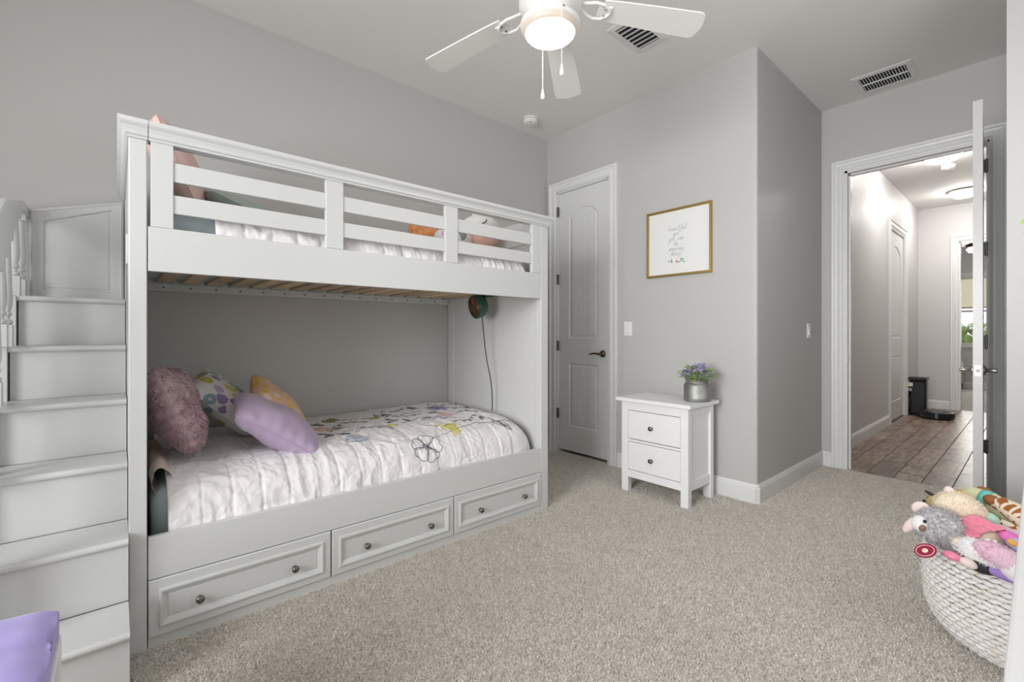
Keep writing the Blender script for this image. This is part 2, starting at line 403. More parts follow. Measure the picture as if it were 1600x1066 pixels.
MB().box(-1.029, -1.0265, YD+0.012, YD+0.038, 0.885, 0.945).build('strike_plate', 'nickel', tj, world=False)
struct('trim_5', casing(MB(), lambda a, z, d: (a, YD+0.12+d, z), -1.046, -0.222, 2.450), 'trim')

mb = MB(); sweep(mb, [(-2.305, YB), (XC-0.016, YB), (XC, YB+0.016), (XC, YD), (-1.137, YD)], BASEP, side=-1)
struct('baseboard_closet', mb, 'trim')
mb = MB(); sweep(mb, [(XR, YR), (XR, YB), (XE, YB), (XE, YD)], BASEP, side=1)
struct('baseboard_right', mb, 'trim')
mb = MB(); sweep(mb, [(XA, YB), (XA, YR), (XR, YR)], BASEP, side=1)
struct('baseboard_left', mb, 'trim')

# ---- closet door
def arch(x0, x1, z0, z1, rise, d, n=14):
    """panel outline inset by d; rise>0 gives an arched head"""
    X0, X1, Z0 = x0+d, x1-d, z0+d
    pts = [(X0, Z0), (X1, Z0)]
    if rise <= 0:
        return pts+[(X1, z1-d), (X0, z1-d)]
    hw = (x1-x0)/2; cx = (x0+x1)/2; rad = (hw*hw+rise*rise)/(2*rise); cz = z1-rad; rr = rad-d
    for k in range(n+1):
        x = X1+(X0-X1)*k/n; pts.append((x, cz+math.sqrt(max(0, rr*rr-(x-cx)**2))))
    return pts
def panel_slab(x0, x1, z0, z1, panels, fn, th):
    """fn(x,z,depth): depth 0 = face, positive = into the slab"""
    mb = MB()
    # the solid, cut back under the panels
    zs = [z0]
    for (a, b, c, e, r) in panels: zs += [c, e]
    zs.append(z1)
    pa, pb = panels[0][0], panels[0][1]
    def bx(p0, p1, q0, q1, d0, d1):
        vs = [fn(p, q, d) for p in (p0, p1) for q in (q0, q1) for d in (d0, d1)]
        mb.add(vs, [(0, 1, 3, 2), (4, 6, 7, 5), (0, 4, 5, 1), (2, 3, 7, 6), (0, 2, 6, 4), (1, 5, 7, 3)])
    bx(x0, pa, z0, z1, 0, th); bx(pb, x1, z0, z1, 0, th)
    bx(pa, pb, z0, panels[0][2], 0, th)
    for i, (a, b, c, e, r) in enumerate(panels):
        top = panels[i+1][2] if i+1 < len(panels) else z1
        if r > 0:
            o = arch(a, b, c, e, r, 0)[2:]
            poly = [(b, top)]+o+[(a, top)]
            mb.prism(poly, lambda p, q, t: fn(p, q, t), 0, th)
        else:
            bx(a, b, e, top, 0, th)
        bx(a, b, c, e, 0.011, th)
    fr = mb
    fields = []
    for (a, b, c, e, r) in panels:
        q = MB()
        seq = [(0, 0.0), (0.006, 0.002), (0.012, 0.009), (0.022, 0.009), (0.032, 0.004), (0.038, 0.0035)]
        q.rings([[fn(x, z, d) for x, z in arch(a, b, c, e, r, i)] for i, d in seq], cap0=False, cap1=False)
        # beaded boards inside
        A, B, n = a+0.038, b-0.038, 5
        o = arch(a, b, c, e, r, 0.038)
        def topz(x):
            if r <= 0: return e-0.038
            hw = (b-a)/2; rad = (hw*hw+r*r)/(2*r); return e-rad+math.sqrt((rad-0.038)**2-(x-(a+b)/2)**2)
        for k in range(n):
            u0 = A+(B-A)*k/n; u1 = A+(B-A)*(k+1)/n; g = 0.0035
            xs = [u0, u0+g, (u0+u1)/2, u1-g, u1]; ds = [0.008, 0.0035, 0.0035, 0.0035, 0.008]
            vs = [fn(x, c+0.038, d) for x, d in zip(xs, ds)]+[fn(x, topz(x), d) for x, d in zip(xs, ds)]
            q.add(vs, [(i, i+1, i+6, i+5) for i in range(4)])
        fields.append(q)
    return fr, fields
dk = bpy.data.objects.new('door_1', None); C.objects.link(dk); dk.location = (-2.70, YB+0.035, 0); dk['kind'] = 'structure'
fn = lambda x, z, d: (x, YB+0.018+d, z)
fr, fields = panel_slab(-2.990, -2.412, 0.028, 2.439, [(-2.873, -2.527, 0.255, 0.845, 0), (-2.873, -2.527, 1.072, 2.275, 0.085)], fn, 0.036)
fr.build('door_slab', 'doorm', dk)
for q in fields: q.build('door_panel', 'doorm', dk)
def hinge(parent, x, y, z, r=0.0065, L=0.092):
    mb = MB(); mb.lathe([(0, -L/2-0.006), (r*0.7, -L/2-0.004), (r, -L/2), (r, L/2), (r*0.7, L/2+0.004), (0, L/2+0.006)], (x, y, z), 10)
    mb.box(x-0.004, x+0.016, y+0.004, y+0.008, z-L/2, z+L/2)
    mb.build('hinge', 'hinge', parent)
for z in (2.27, 1.631, 1.004, 0.365): hinge(dk, -2.997, YB-0.004, z)
def lever(parent, c, out, along, m, L=0.115, part='door_handle'):
    """lever handle: out = unit vector off the door, along = direction of the lever"""
    c, o, a = Vector(c), Vector(out), Vector(along); mb = MB()
    q = o.rotation_difference  # noqa
    rot = Vector((0, 0, 1)).rotation_difference(o).to_matrix()
    mb.lathe([(0, 0), (0.031, 0), (0.031, 0.006), (0.026, 0.011), (0.013, 0.015), (0.011, 0.042), (0.013, 0.050), (0, 0.052)], c, 20, rot)
    k = c+o*0.045
    mb.tube([k-a*0.006, k+a*0.02, k+a*0.05+Vector((0, 0, 0.004)), k+a*0.085+Vector((0, 0, 0.001)), k+a*L-Vector((0, 0, 0.006))], [0.010, 0.0095, 0.008, 0.0075, 0.006], 10)
    return mb.build(part, m, parent, smooth=True)
lever(dk, (-2.475, YB+0.018, 0.941), (0, -1, 0), (-1, 0, 0), 'bronze')
# dim closet behind the door
struct('wall_inner', MB().box(XA, XC-0.1, YD, YD+0.12, 0, H), 'wall')

# ---- bedroom door, standing open against the entry wall
dk = bpy.data.objects.new('door_2', None); C.objects.link(dk); dk.location = (-0.249, YD-0.014, 0); dk['kind'] = 'structure'
W = 0.812
def fd(x, z, d): return (-0.040+d, -x, z)      # local: leaf runs towards -Y, face d=0 looks to -X
fr, fields = panel_slab(0.004, W, 0.015, 2.442, [(0.125, W-0.125, 0.24, 0.83, 0), (0.125, W-0.125, 1.06, 2.26, 0.12)], fd, 0.040)
fr.build('door_slab', 'doorm', dk, world=False)
for q in fields: q.build('door_panel', 'doorm', dk, world=False)
q = MB(); q.box(-0.0328, -0.0072, -W-0.0015, -W+0.001, 0.875, 0.935).build('latch_plate', 'nickel', dk, world=False)
q = MB(); q.lathe([(0, 0), (0.0085, 0), (0.0085, 0.010), (0.006, 0.011), (0, 0.011)], (-0.02, -W-0.001, 0.905), 14, Matrix.Rotation(R(90), 3, 'X')); q.build('latch', 'hinge', dk, smooth=False, world=False)
for zz in (0.885, 0.925):
    q = MB(); q.ball((-0.02, -W-0.002, zz), 0.0025, n=8); q.build('screw', 'hinge', dk, world=False)
for sx, out in ((-0.040, -1), (0.0, 1)):
    c = Vector((sx, -W+0.065, 0.905)); o = Vector((out, 0, 0)); rot = Vector((0, 0, 1)).rotation_difference(o).to_matrix()
    mb = MB(); mb.lathe([(0, 0), (0.030, 0), (0.030, 0.006), (0.024, 0.010), (0.011, 0.014), (0.0105, 0.050), (0.013, 0.056), (0, 0.058)], c, 20, rot)
    k = c+o*0.048
    mb.tube([k+Vector((0, -0.004, 0)), k+Vector((0, 0.03, 0)), k+Vector((0, 0.11, 0))], [0.010, 0.009, 0.0075], 10)
    mb.build('door_handle', 'nickel', dk, smooth=True, world=False)
for z in (2.27, 1.70, 1.06, 0.34):
    mb = MB(); mb.lathe([(0, -0.052), (0.007, -0.046), (0.007, 0.046), (0, 0.052)], (0.012, 0.004, z), 10)
    mb.box(-0.038, 0.008, 0.0035, 0.0075, z-0.045, z+0.045); mb.box(0.010, 0.022, 0.004, 0.0075, z-0.045, z+0.045)
    mb.build('hinge', 'hinge', dk, world=False)
dk.rotation_euler = (0, 0, R(2.9))

# ---- light switches
def rocker(cx, cy, cz, ax, label):
    t = thing('light_switch', (cx, cy, cz), label, 'switch')
    g = (lambda a, z, d: (a, -d, z)) if ax == 'Y' else (lambda a, z, d: (d, a, z))
    def bx(mb, a0, a1, z0, z1, d0, d1):
        vs = [g(p, q, d) for p in (a0, a1) for q in (z0, z1) for d in (d0, d1)]
        mb.add(vs, [(0, 1, 3, 2), (4, 6, 7, 5), (0, 4, 5, 1), (2, 3, 7, 6), (0, 2, 6, 4), (1, 5, 7, 3)])
    mb = MB(); bx(mb, -0.037, 0.037, -0.058, 0.058, 0, 0.006); mb.build('cover_plate', 'switch', t, bevel=0.002, world=False)
    mb = MB(); mb.add([g(a, z, d) for a, z, d in [(-0.017, -0.034, 0.006), (0.017, -0.034, 0.006), (0.017, 0.034, 0.006), (-0.017, 0.034, 0.006), (-0.016, -0.033, 0.012), (0.016, -0.033, 0.012), (0.016, 0.033, 0.007), (-0.016, 0.033, 0.007)]],
           [(4, 5, 6, 7), (0, 1, 5, 4), (1, 2, 6, 5), (2, 3, 7, 6), (3, 0, 4, 7)])
    mb.build('rocker', 'switch', t, world=False)
rocker(-2.204, YB, 1.156, 'Y', 'white light switch on the grey wall just right of the closet door')
rocker(XC, 4.183, 1.140, 'X', 'white light switch on the shaded side wall next to the hallway doorway')

# ------------------------------------------------------------------ hallway and the bedroom beyond
hf = struct('floor_hall', MB().box(XC-0.12, 1.5, YD, YF+0.06, -0.1, -0.009), 'grout')
tw, tl, gp = 0.166, 0.62, 0.0035
meshes = {}
def tile(x0, x1, y0, y1):
    key = (round(x1-x0, 3), round(y1-y0, 3))
    if key not in meshes:
        w2, l2 = (x1-x0)/2, (y1-y0)/2
        mb = MB(); b = 0.002
        mb.rings([[(-w2, -l2, -0.008), (w2, -l2, -0.008), (w2, l2, -0.008), (-w2, l2, -0.008)],
                  [(-w2, -l2, -b), (w2, -l2, -b), (w2, l2, -b), (-w2, l2, -b)],
                  [(-w2+b, -l2+b, 0), (w2-b, -l2+b, 0), (w2-b, l2-b, 0), (-w2+b, l2-b, 0)]], cap0=False)
        me = bpy.data.meshes.new('tile'); me.from_pydata(mb.v, [], mb.f); me.materials.append(M['tile']); meshes[key] = me
    o = bpy.data.objects.new('tile', meshes[key]); C.objects.link(o); o.parent = hf
    o.location = ((x0+x1)/2, (y0+y1)/2, random.uniform(-0.0006, 0.0004))
xs = -0.41-6*tw
rr = random.Random(3)
i = 0
x = xs
while x < 0.1:
    off = [0.0, 0.22, 0.41][i % 3]*1.0+rr.uniform(-0.05, 0.05)
    y = YD-tl+off
    while y < YF+0.05:
        a0, a1 = max(x, XC+0.001), x+tw-gp
        b0, b1 = max(y, YD+0.004), min(y+tl-gp, YF+0.055)
        if a1-a0 > 0.02 and b1-b0 > 0.02: tile(a0, a1, b0, b1)
        y += tl
    x += tw; i += 1
# left hall wall with a doorway
HL = XC
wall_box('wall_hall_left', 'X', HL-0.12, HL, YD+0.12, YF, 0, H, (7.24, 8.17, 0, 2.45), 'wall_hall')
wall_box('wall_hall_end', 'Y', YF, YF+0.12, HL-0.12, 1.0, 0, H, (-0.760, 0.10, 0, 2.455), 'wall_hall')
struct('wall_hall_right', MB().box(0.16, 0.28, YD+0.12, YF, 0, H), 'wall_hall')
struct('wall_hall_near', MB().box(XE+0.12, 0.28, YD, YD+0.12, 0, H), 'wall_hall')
struct('trim_6', casing(MB(), lambda a, z, d: (HL+d, a, z), 7.24, 8.17, 2.45), 'trim')
mb = MB(); mb.box(HL-0.12, HL+0.004, 7.236, 7.256, 0, 2.45); mb.box(HL-0.12, HL+0.004, 8.154, 8.174, 0, 2.45); mb.box(HL-0.12, HL+0.004, 7.24, 8.17, 2.432, 2.452)
struct('trim_7', mb, 'trim')
struct('trim_8', casing(MB(), lambda a, z, d: (a, YF-d, z), -0.760, 0.10, 2.455), 'trim')
mb = MB(); mb.box(-0.764, -0.744, YF-0.004, YF+0.124, 0, 2.455); mb.box(0.084, 0.104, YF-0.004, YF+0.124, 0, 2.455); mb.box(-0.764, 0.104, YF-0.004, YF+0.124, 2.437, 2.457)
struct('trim_9', mb, 'trim')
d3 = bpy.data.objects.new('door_3', None); C.objects.link(d3); d3.location = (HL-0.1, 7.7, 0); d3['kind'] = 'structure'
fn3 = lambda x, z, d: (HL-0.014-d, x, z)
fr, fields = panel_slab(7.262, 8.148, 0.012, 2.430, [(7.39, 8.02, 0.24, 0.83, 0), (7.39, 8.02, 1.06, 2.26, 0.12)], fn3, 0.036)
fr.build('door_slab', 'doorm', d3)
for q in fields: q.build('door_panel', 'doorm', d3)
for z in (2.18, 1.59, 1.01, 0.42):
    mb = MB(); mb.lathe([(0, -0.052), (0.008, -0.046), (0.008, 0.046), (0, 0.052)], (HL+0.004, 7.262, z), 10); mb.box(HL-0.014, HL-0.010, 7.262, 7.285, z-0.045, z+0.045); mb.build('hinge', 'nickel', d3)
mb = MB(); sweep(mb, [(-1.139, YD+0.12), (HL, YD+0.12), (HL, 7.148)], BASEP, side=-1)
struct('baseboard_hall_left', mb, 'trim')
mb = MB(); sweep(mb, [(HL, 8.262), (HL, YF), (-0.853, YF)], BASEP, side=-1)
struct('baseboard_hall_end', mb, 'trim')

# far bedroom
struct('floor_far', MB().box(-2.6, 1.6, YF+0.06, YW+0.2, -0.1, 0.0), 'carpet2')
wall_box('wall_far_window', 'Y', YW, YW+0.12, -2.6, 1.6, 0, H, (-1.25, -0.25, 0.88, 2.28), 'wall_hall')
struct('wall_far_left', MB().box(-2.72, -2.6, YF+0.12, YW+0.12, 0, H), 'wall_hall')
struct('wall_far_right', MB().box(1.5, 1.62, YF+0.12, YW+0.12, 0, H), 'wall_hall')
struct('wall_far_near', MB().box(-2.6, HL-0.12, YF, YF+0.12, 0, H).box(1.0, 1.5, YF, YF+0.12, 0, H), 'wall_hall')
mb = MB(); mb.box(-1.34, -0.16, YW-0.02, YW, 2.28, 2.37).box(-1.34, -1.25, YW-0.02, YW, 0.88, 2.28).box(-0.25, -0.16, YW-0.02, YW, 0.88, 2.28).box(-1.38, -0.12, YW-0.06, YW, 0.84, 0.88)
struct('trim_10', mb, 'trim')
mb = MB(); sweep(mb, [(-2.6, YW), (1.5, YW)], BASEP, side=-1); struct('baseboard_far', mb, 'trim')
t = thing('roller_shade', (-0.75, YW-0.03, 2.26), 'cream roller shade half lowered in the far bedroom window', 'blind')
MB().box(-1.235, -0.265, YW-0.012, YW-0.008, 1.66, 2.25).build('shade_cloth', 'blind', t)
MB().box(-1.235, -0.265, YW-0.020, YW-0.002, 1.635, 1.66).build('bottom_bar', 'hinge', t)
mb = MB(); mb.tube([(-1.245, YW-0.025, 2.255), (-0.255, YW-0.025, 2.255)], 0.022, 12); mb.build('roller', 'trim', t, smooth=True)
# bed corner seen through the far doorway
t = thing('upholstered_bed', (-1.30, 12.1, 0), 'taupe upholstered bed with a grey throw, seen through the far doorway', 'bed')
MB().box(-2.4, -0.98, 11.9, 12.95, 0.14, 0.42).build('bed_frame', 'bed_fabric', t, bevel=0.02)
for x, y in ((-1.03, 12.90), (-1.03, 11.95), (-2.35, 12.90), (-2.35, 11.95)):
    mb = MB(); mb.lathe([(0.018, 0), (0.030, 0.14)], (x, y, 0), 12); mb.build('leg', 'brownblade', t)
MB().box(-2.38, -1.02, 11.92, 12.93, 0.42, 0.58).build('mattress', 'quilt', t, bevel=0.04, seg=3)
mb = MB()
mb.grid(lambda u, v: (-1.9+0.93*u, 11.95+0.96*v, 0.60+0.05*noise.noise(Vector((u*5, v*5, 2)))-(max(0, u-0.93)/0.07)*0.20), 24, 24)
tw2 = mb.build('throw', 'blanket', t, smooth=True); q = tw2.modifiers.new('th', 'SOLIDIFY'); q.thickness = 0.02
# its ceiling fan
t = thing('ceiling_fan', (-0.75, 11.3, 3.0), 'ceiling fan with dark walnut blades in the far bedroom', 'ceiling fan')
mb = MB(); mb.lathe([(0.06, 0.0), (0.06, -0.03), (0.015, -0.06), (0.015, -0.26), (0.09, -0.28), (0.10, -0.36), (0.05, -0.40)], (-0.75, 11.3, 3.0), 16); mb.build('motor', 'brownblade', t, smooth=True)
mb = MB(); mb.lathe([(0.0, -0.47), (0.06, -0.455), (0.09, -0.41), (0.09, -0.40), (0, -0.40)], (-0.75, 11.3, 3.0), 16); mb.build('lamp_bowl', 'halllamp', t, smooth=True)
for k in range(5):
    a = R(20+72*k); mb = MB(); mb.m = Matrix.Translation((-0.75, 11.3, 2.68)) @ Matrix.Rotation(a, 4, 'Z') @ Matrix.Rotation(R(10), 4, 'X')
    mb.box(0.12, 0.64, -0.065, 0.065, -0.004, 0.004); mb.build('blade', 'brownblade', t)
# hedge outside
hb = MB(); rr = random.Random(11)
for k in range(70):
    hb.ball((rr.uniform(-1.6, 0.2), rr.uniform(14.6, 15.1), rr.uniform(0.2, 1.32)), rr.uniform(0.09, 0.17), n=8, amp=0.5, freq=25)
o = hb.build('garden_hedge', 'bush', None, smooth=False); tag(o, 'green hedge with pale blossoms outside the far bedroom window', 'hedge')
for k in range(26):
    q = MB(); x = rr.uniform(-1.4, -0.2); z = rr.uniform(0.85, 1.35)
    q.ball((x, 14.45, z), 0.035, n=7, amp=0.3); q.build('blossom', 'plush_white', o, world=False)
struct('ground', MB().box(-3, 2, YW+0.2, 18, -0.12, -0.02), 'bush')

# hall ceiling lights and detector
def dome(x, y, label):
    t = thing('ceiling_light', (x, y, H), label, 'ceiling light', 'hall dome lights')
    mb = MB(); mb.lathe([(0.0, 0), (0.172, 0), (0.176, -0.012), (0.165, -0.022), (0.150, -0.026), (0, -0.026)], (x, y, H), 36); mb.build('mounting_ring', 'nickel', t, smooth=False)
    mb = MB(); mb.lathe([(0.150, -0.024), (0.143, -0.045), (0.118, -0.072), (0.075, -0.092), (0.03, -0.100), (0.0, -0.101)], (x, y, H), 36); mb.build('glass_dome', 'halllamp', t, smooth=True)
    mb = MB(); mb.lathe([(0.0, -0.100), (0.008, -0.101), (0.009, -0.108), (0.004, -0.116), (0, -0.117)], (x, y, H), 12); mb.build('finial', 'nickel', t, smooth=True)
dome(-0.655, 6.52, 'glowing dome ceiling light in the hall, half hidden by the door head')
dome(-0.64, 8.40, 'glowing dome ceiling light at the far end of the hall')
def detector(x, y, label):
    t = thing('smoke_detector', (x, y, H), label, 'smoke detector')
    mb = MB(); mb.lathe([(0, 0), (0.070, 0), (0.070, -0.010), (0, -0.010)], (x, y, H), 32); mb.build('base', 'switch', t)
    mb = MB(); mb.lathe([(0, -0.010), (0.058, -0.010), (0.064, -0.016), (0.062, -0.034), (0.050, -0.044), (0.030, -0.046), (0.028, -0.050), (0, -0.050)], (x, y, H), 32); mb.build('cover', 'switch', t, smooth=False)
    mb = MB(); mb.ball((x+0.028, y-0.028, H-0.046), 0.006, n=8); mb.build('button', 'hinge', t)
detector(-0.665, 7.03, 'round smoke detector on the hall ceiling between the dome lights')
detector(-2.919, 2.742, 'round smoke detector on the bedroom ceiling by the far corner')

# robot vacuum and dock
t = thing('vacuum_dock', (-1.09, 8.43, 0), 'tall black docking tower of the robot vacuum at the hall end', 'dock')
MB().box(-1.185, -1.005, 8.33, 8.52, 0, 0.47).build('tower', 'black', t, bevel=0.02)
MB().box(-1.192, -0.995, 8.31, 8.53, 0.47, 0.515).build('lid', 'black', t, bevel=0.012)
MB().box(-1.180, -1.010, 8.20, 8.34, 0, 0.012).build('ramp', 'black', t, bevel=0.01)
t = thing('robot_vacuum', (-0.88, 8.20, 0), 'round black robot vacuum parked beside its dock', 'robot vacuum')
mb = MB(); mb.lathe([(0, 0.012), (0.165, 0.012), (0.175, 0.022), (0.175, 0.085), (0.168, 0.092), (0.150, 0.095), (0, 0.095)], (-0.88, 8.16, 0), 40); mb.build('body', 'black', t, smooth=False)
mb = MB(); mb.lathe([(0.120, 0.094), (0.126, 0.0985), (0.132, 0.094)], (-0.88, 8.16, 0), 40); mb.build('trim_ring', 'hinge', t, smooth=True)
for s in (-1, 1):
    mb = MB(); mb.tube([(-0.88+s*0.1, 8.16-0.02, 0.025), (-0.88+s*0.1, 8.16+0.02, 0.025)], 0.025, 12); mb.build('wheel', 'black', t)
t = thing('wall_outlet', (HL, 8.30, 0.38), 'white outlet with plugs and hanging cables beside the black dock', 'outlet')
MB().box(HL, HL+0.006, 8.268, 8.338, 0.32, 0.44).build('cover_plate', 'switch', t, bevel=0.002)
MB().box(HL+0.006, HL+0.07, 8.27, 8.31, 0.39, 0.44).build('plug', 'plush_cream', t, bevel=0.006)
MB().box(HL+0.006, HL+0.055, 8.28, 8.32, 0.325, 0.365).build('plug', 'switch', t, bevel=0.006)
mb = MB(); mb.tube([(HL+0.04, 8.28, 0.37), (HL+0.03, 8.28, 0.28), (HL+0.02, 8.29, 0.2), (HL+0.022, 8.30, 0.08), (HL+0.022, 8.31, 0.012)], 0.005, 6); mb.build('cable', 'cord', t, smooth=True)

# ceiling vents
def vent(x0, x1, y0, y1, rows, n, along, label):
    t = thing('ceiling_vent', ((x0+x1)/2, (y0+y1)/2, H), label, 'vent')
    b = 0.035; z = H-0.009
    fr = MB(); fr.rings([[(x0, y0, H), (x1, y0, H), (x1, y1, H), (x0, y1, H)], [(x0, y0, H-0.004), (x1, y0, H-0.004), (x1, y1, H-0.004), (x0, y1, H-0.004)],
                         [(x0+b, y0+b, z), (x1-b, y0+b, z), (x1-b, y1-b, z), (x0+b, y1-b, z)], [(x0+b, y0+b, H-0.001), (x1-b, y0+b, H-0.001), (x1-b, y1-b, H-0.001), (x0+b, y1-b, H-0.001)]], cap0=False, cap1=False)
    fr.build('frame', 'trim', t)
    MB().box(x0+b, x1-b, y0+b, y1-b, H-0.002, H-0.001).build('backing', 'vent_dark', t)
    X0, X1, Y0, Y1 = x0+b, x1-b, y0+b, y1-b
    if along == 'X':   # louvres spread along x, in rows across y
        for r in range(rows):
            q0 = Y0+(Y1-Y0)*r/rows; q1 = Y0+(Y1-Y0)*(r+1)/rows
            if r: MB().box(X0, X1, q0-0.005, q0+0.005, z-0.001, H-0.002).build('divider', 'trim', t)
            for k in range(n):
                x = X0+(X1-X0)*(k+0.5)/n; mb = MB(); w2 = (X1-X0)/n*0.36
                mb.add([(x, q0+0.004, z), (x+0.003, q0+0.004, z), (x+0.003-w2, q0+0.004, H-0.002), (x-w2, q0+0.004, H-0.002), (x, q1-0.004, z), (x+0.003, q1-0.004, z), (x+0.003-w2, q1-0.004, H-0.002), (x-w2, q1-0.004, H-0.002)],
                       [(0, 1, 2, 3), (4, 7, 6, 5), (0, 4, 5, 1), (1, 5, 6, 2), (2, 6, 7, 3), (3, 7, 4, 0)]); mb.build('louvre', 'trim', t)
    else:
        for k in range(n):
            y = Y0+(Y1-Y0)*(k+0.5)/n; mb = MB(); w2 = (Y1-Y0)/n*0.3
            mb.add([(X0, y-w2, z), (X0, y-w2+0.002, z), (X0, y+w2+0.002, H-0.002), (X0, y+w2, H-0.002), (X1, y-w2, z), (X1, y-w2+0.002, z), (X1, y+w2+0.002, H-0.002), (X1, y+w2, H-0.002)],
                   [(0, 1, 2, 3), (4, 7, 6, 5), (0, 4, 5, 1), (1, 5, 6, 2), (2, 6, 7, 3), (3, 7, 4, 0)]); mb.build('louvre', 'trim', t)
vent(-0.915, -0.575, 4.115, 4.435, 2, 16, 'X', 'large two-row ceiling vent above the entry to the hallway')
vent(-1.76, -1.54, 2.30, 2.65, 1, 7, 'Y', 'small ceiling vent partly hidden by a white fan blade')
# ------------------------------------------------------------------ bunk bed
BX = -2.057
bed = thing('bunk_bed', (-2.60, 1.05, 0), 'white twin bunk bed with three storage drawers along the left wall', 'bunk bed')
CAPP = [(-0.045, 1.857), (0.030, 1.857), (0.030, 1.843), (0.026, 1.838), (0.019, 1.832), (0.013, 1.820), (0.011, 1.808), (0.004, 1.804), (0.004, 1.797), (-0.045, 1.797)]
def endpanel(y0, y1, inner):
    box_part('end_panel', (-3.06, BX-0.05, y0+(0.002 if inner > 0 else 0.010), y1-0.010, 0.0, 1.797), 'white', bed, 0)
    box_part('post', (BX-0.052, BX, y0, y1, 0.0, 1.797), 'white', bed)
    box_part('post', (-3.13, -3.055, y0, y1, 0.0, 1.797), 'white', bed)
    s = inner
    yy = y1 if s > 0 else y0
    box_part('panel_rail', (-3.056, BX-0.051, min(yy, yy-0.012*s), max(yy, yy-0.012*s), 1.70, 1.797), 'white', bed, 0.002)
endpanel(0.030, 0.080, 1); endpanel(2.024, 2.085, -1)
mb = MB(); sweep(mb, [(-3.13, 0.030), (BX, 0.030), (BX, 0.0815)], CAPP, side=-1); mb.build('cap_moulding', 'white', bed)
mb = MB(); sweep(mb, [(BX, 0.0835), (BX, 2.085), (-3.13, 2.085)], CAPP, side=-1); mb.build('cap_moulding', 'white', bed)
box_part('guard_stile', (BX-0.026, BX-0.001, 0.090, 0.155, 1.4955, 1.799), 'white', bed, 0.0015)
for a, b in ((0.698, 0.774), (1.318, 1.394), (1.950, 2.022)):
    box_part('guard_stile', (BX-0.026, BX-0.001, a, b, 1.4955, 1.799), 'white', bed, 0.0015)
for a, b in ((0.155, 0.698), (0.774, 1.318), (1.394, 1.950)):
    for z0, z1 in ((1.552, 1.619), (1.668, 1.737)):
        box_part('guard_slat', (BX-0.022, BX-0.005, a-0.002, b+0.002, z0, z1), 'white', bed, 0.0015)
box_part('upper_side_rail', (BX-0.026, BX-0.001, 0.083, 2.022, 1.337, 1.495), 'white', bed, 0.002)
box_part('back_rail', (-3.128, -3.10, 0.082, 2.022, 1.346, 1.50), 'white', bed, 0.002)
MB().box(-3.128, -3.10, 0.082, 2.022, 1.60, 1.66).build('back_rail', 'white', bed, bevel=0.002)
MB().box(-3.128, -3.10, 0.082, 2.022, 0.24, 0.40).build('back_rail', 'white', bed, bevel=0.002)
for k in range(16):
    y = 0.16+k*0.121
    q = MB(); q.lathe([(0, 0), (0.006, 0), (0.006, 0.002), (0, 0.002)], (-3.10, y+0.03, 1.366), 8, Matrix.Rotation(R(90), 3, 'Y')); q.build('screw', 'hinge', bed)
for k in range(17):
    y = 0.16+k*0.112
    if y+0.066 < 2.02:
        box_part('bed_slat', (-3.10, BX-0.028, y, y+0.066, 1.391, 1.407), 'pine', bed, 0.002)
        box_part('slat_holder', (-3.10, -3.06, y-0.006, y+0.072, 1.3862, 1.391), 'sagepil', bed, 0)
box_part('side_cleat', (BX-0.050, BX-0.0265, 0.082, 2.022, 1.372, 1.390), 'pine', bed, 0.001)
box_part('lower_side_rail', (BX-0.026, BX-0.001, 0.083, 2.022, 0.242, 0.392), 'white', bed, 0.002)
box_part('plinth', (BX-0.030, BX-0.004, 0.083, 2.022, 0.0, 0.034), 'white', bed, 0.001)
box_part('drawer_deck', (-3.10, BX-0.03, 0.082, 2.022, 0.245, 0.262), 'white', bed, 0)
def knob(parent, p, ax, r=0.0145, m='knob'):
    rot = {'X': Matrix.Rotation(R(90), 3, 'Y'), 'Y': Matrix.Rotation(R(90), 3, 'X')}[ax]
    mb = MB(); mb.lathe([(0, 0), (r*0.62, 0), (r*0.62, 0.002), (r*0.36, 0.005), (r*0.36, 0.012), (r*0.8, 0.016), (r, 0.021), (r*0.96, 0.025), (r*0.7, 0.029), (r*0.3, 0.0305), (0, 0.031)], p, 22, rot)
    return mb.build('knob', m, parent, smooth=True)
for (y0, y1), ks in zip(((0.083, 0.716), (0.722, 1.364), (1.370, 2.021)), ((0.234, 0.566), (0.882, 1.222), (1.543, 1.874))):
    z0, z1 = 0.037, 0.239
    def rc(i, d): return [(BX+0.004-d, y0+i, z0+i*1.0), (BX+0.004-d, y1-i, z0+i), (BX+0.004-d, y1-i, z1-i*1.15), (BX+0.004-d, y0+i, z1-i*1.15)]
    mb = MB()
    mb.rings([rc(0, 0.024), rc(0, 0.003), rc(0.003, 0.0), rc(0.0295, 0.0), rc(0.031, -0.0045), rc(0.036, -0.006), rc(0.041, -0.0045), rc(0.044, 0.000), rc(0.053, 0.0045), rc(0.056, 0.0075), rc(0.058, 0.006)])
    dr = mb.build('drawer', 'white', bed)
    MB().box(BX-0.35, BX-0.021, y0+0.015, y1-0.015, 0.06, 0.20).build('drawer_box', 'pine', dr, world=True)
    for k in ks: knob(dr, (BX-0.002, k, 0.127), 'X')
box_part('grab_handle', (-2.33, -2.30, 0.0255, 0.041, 1.385, 1.500), 'white', bed, 0.002)

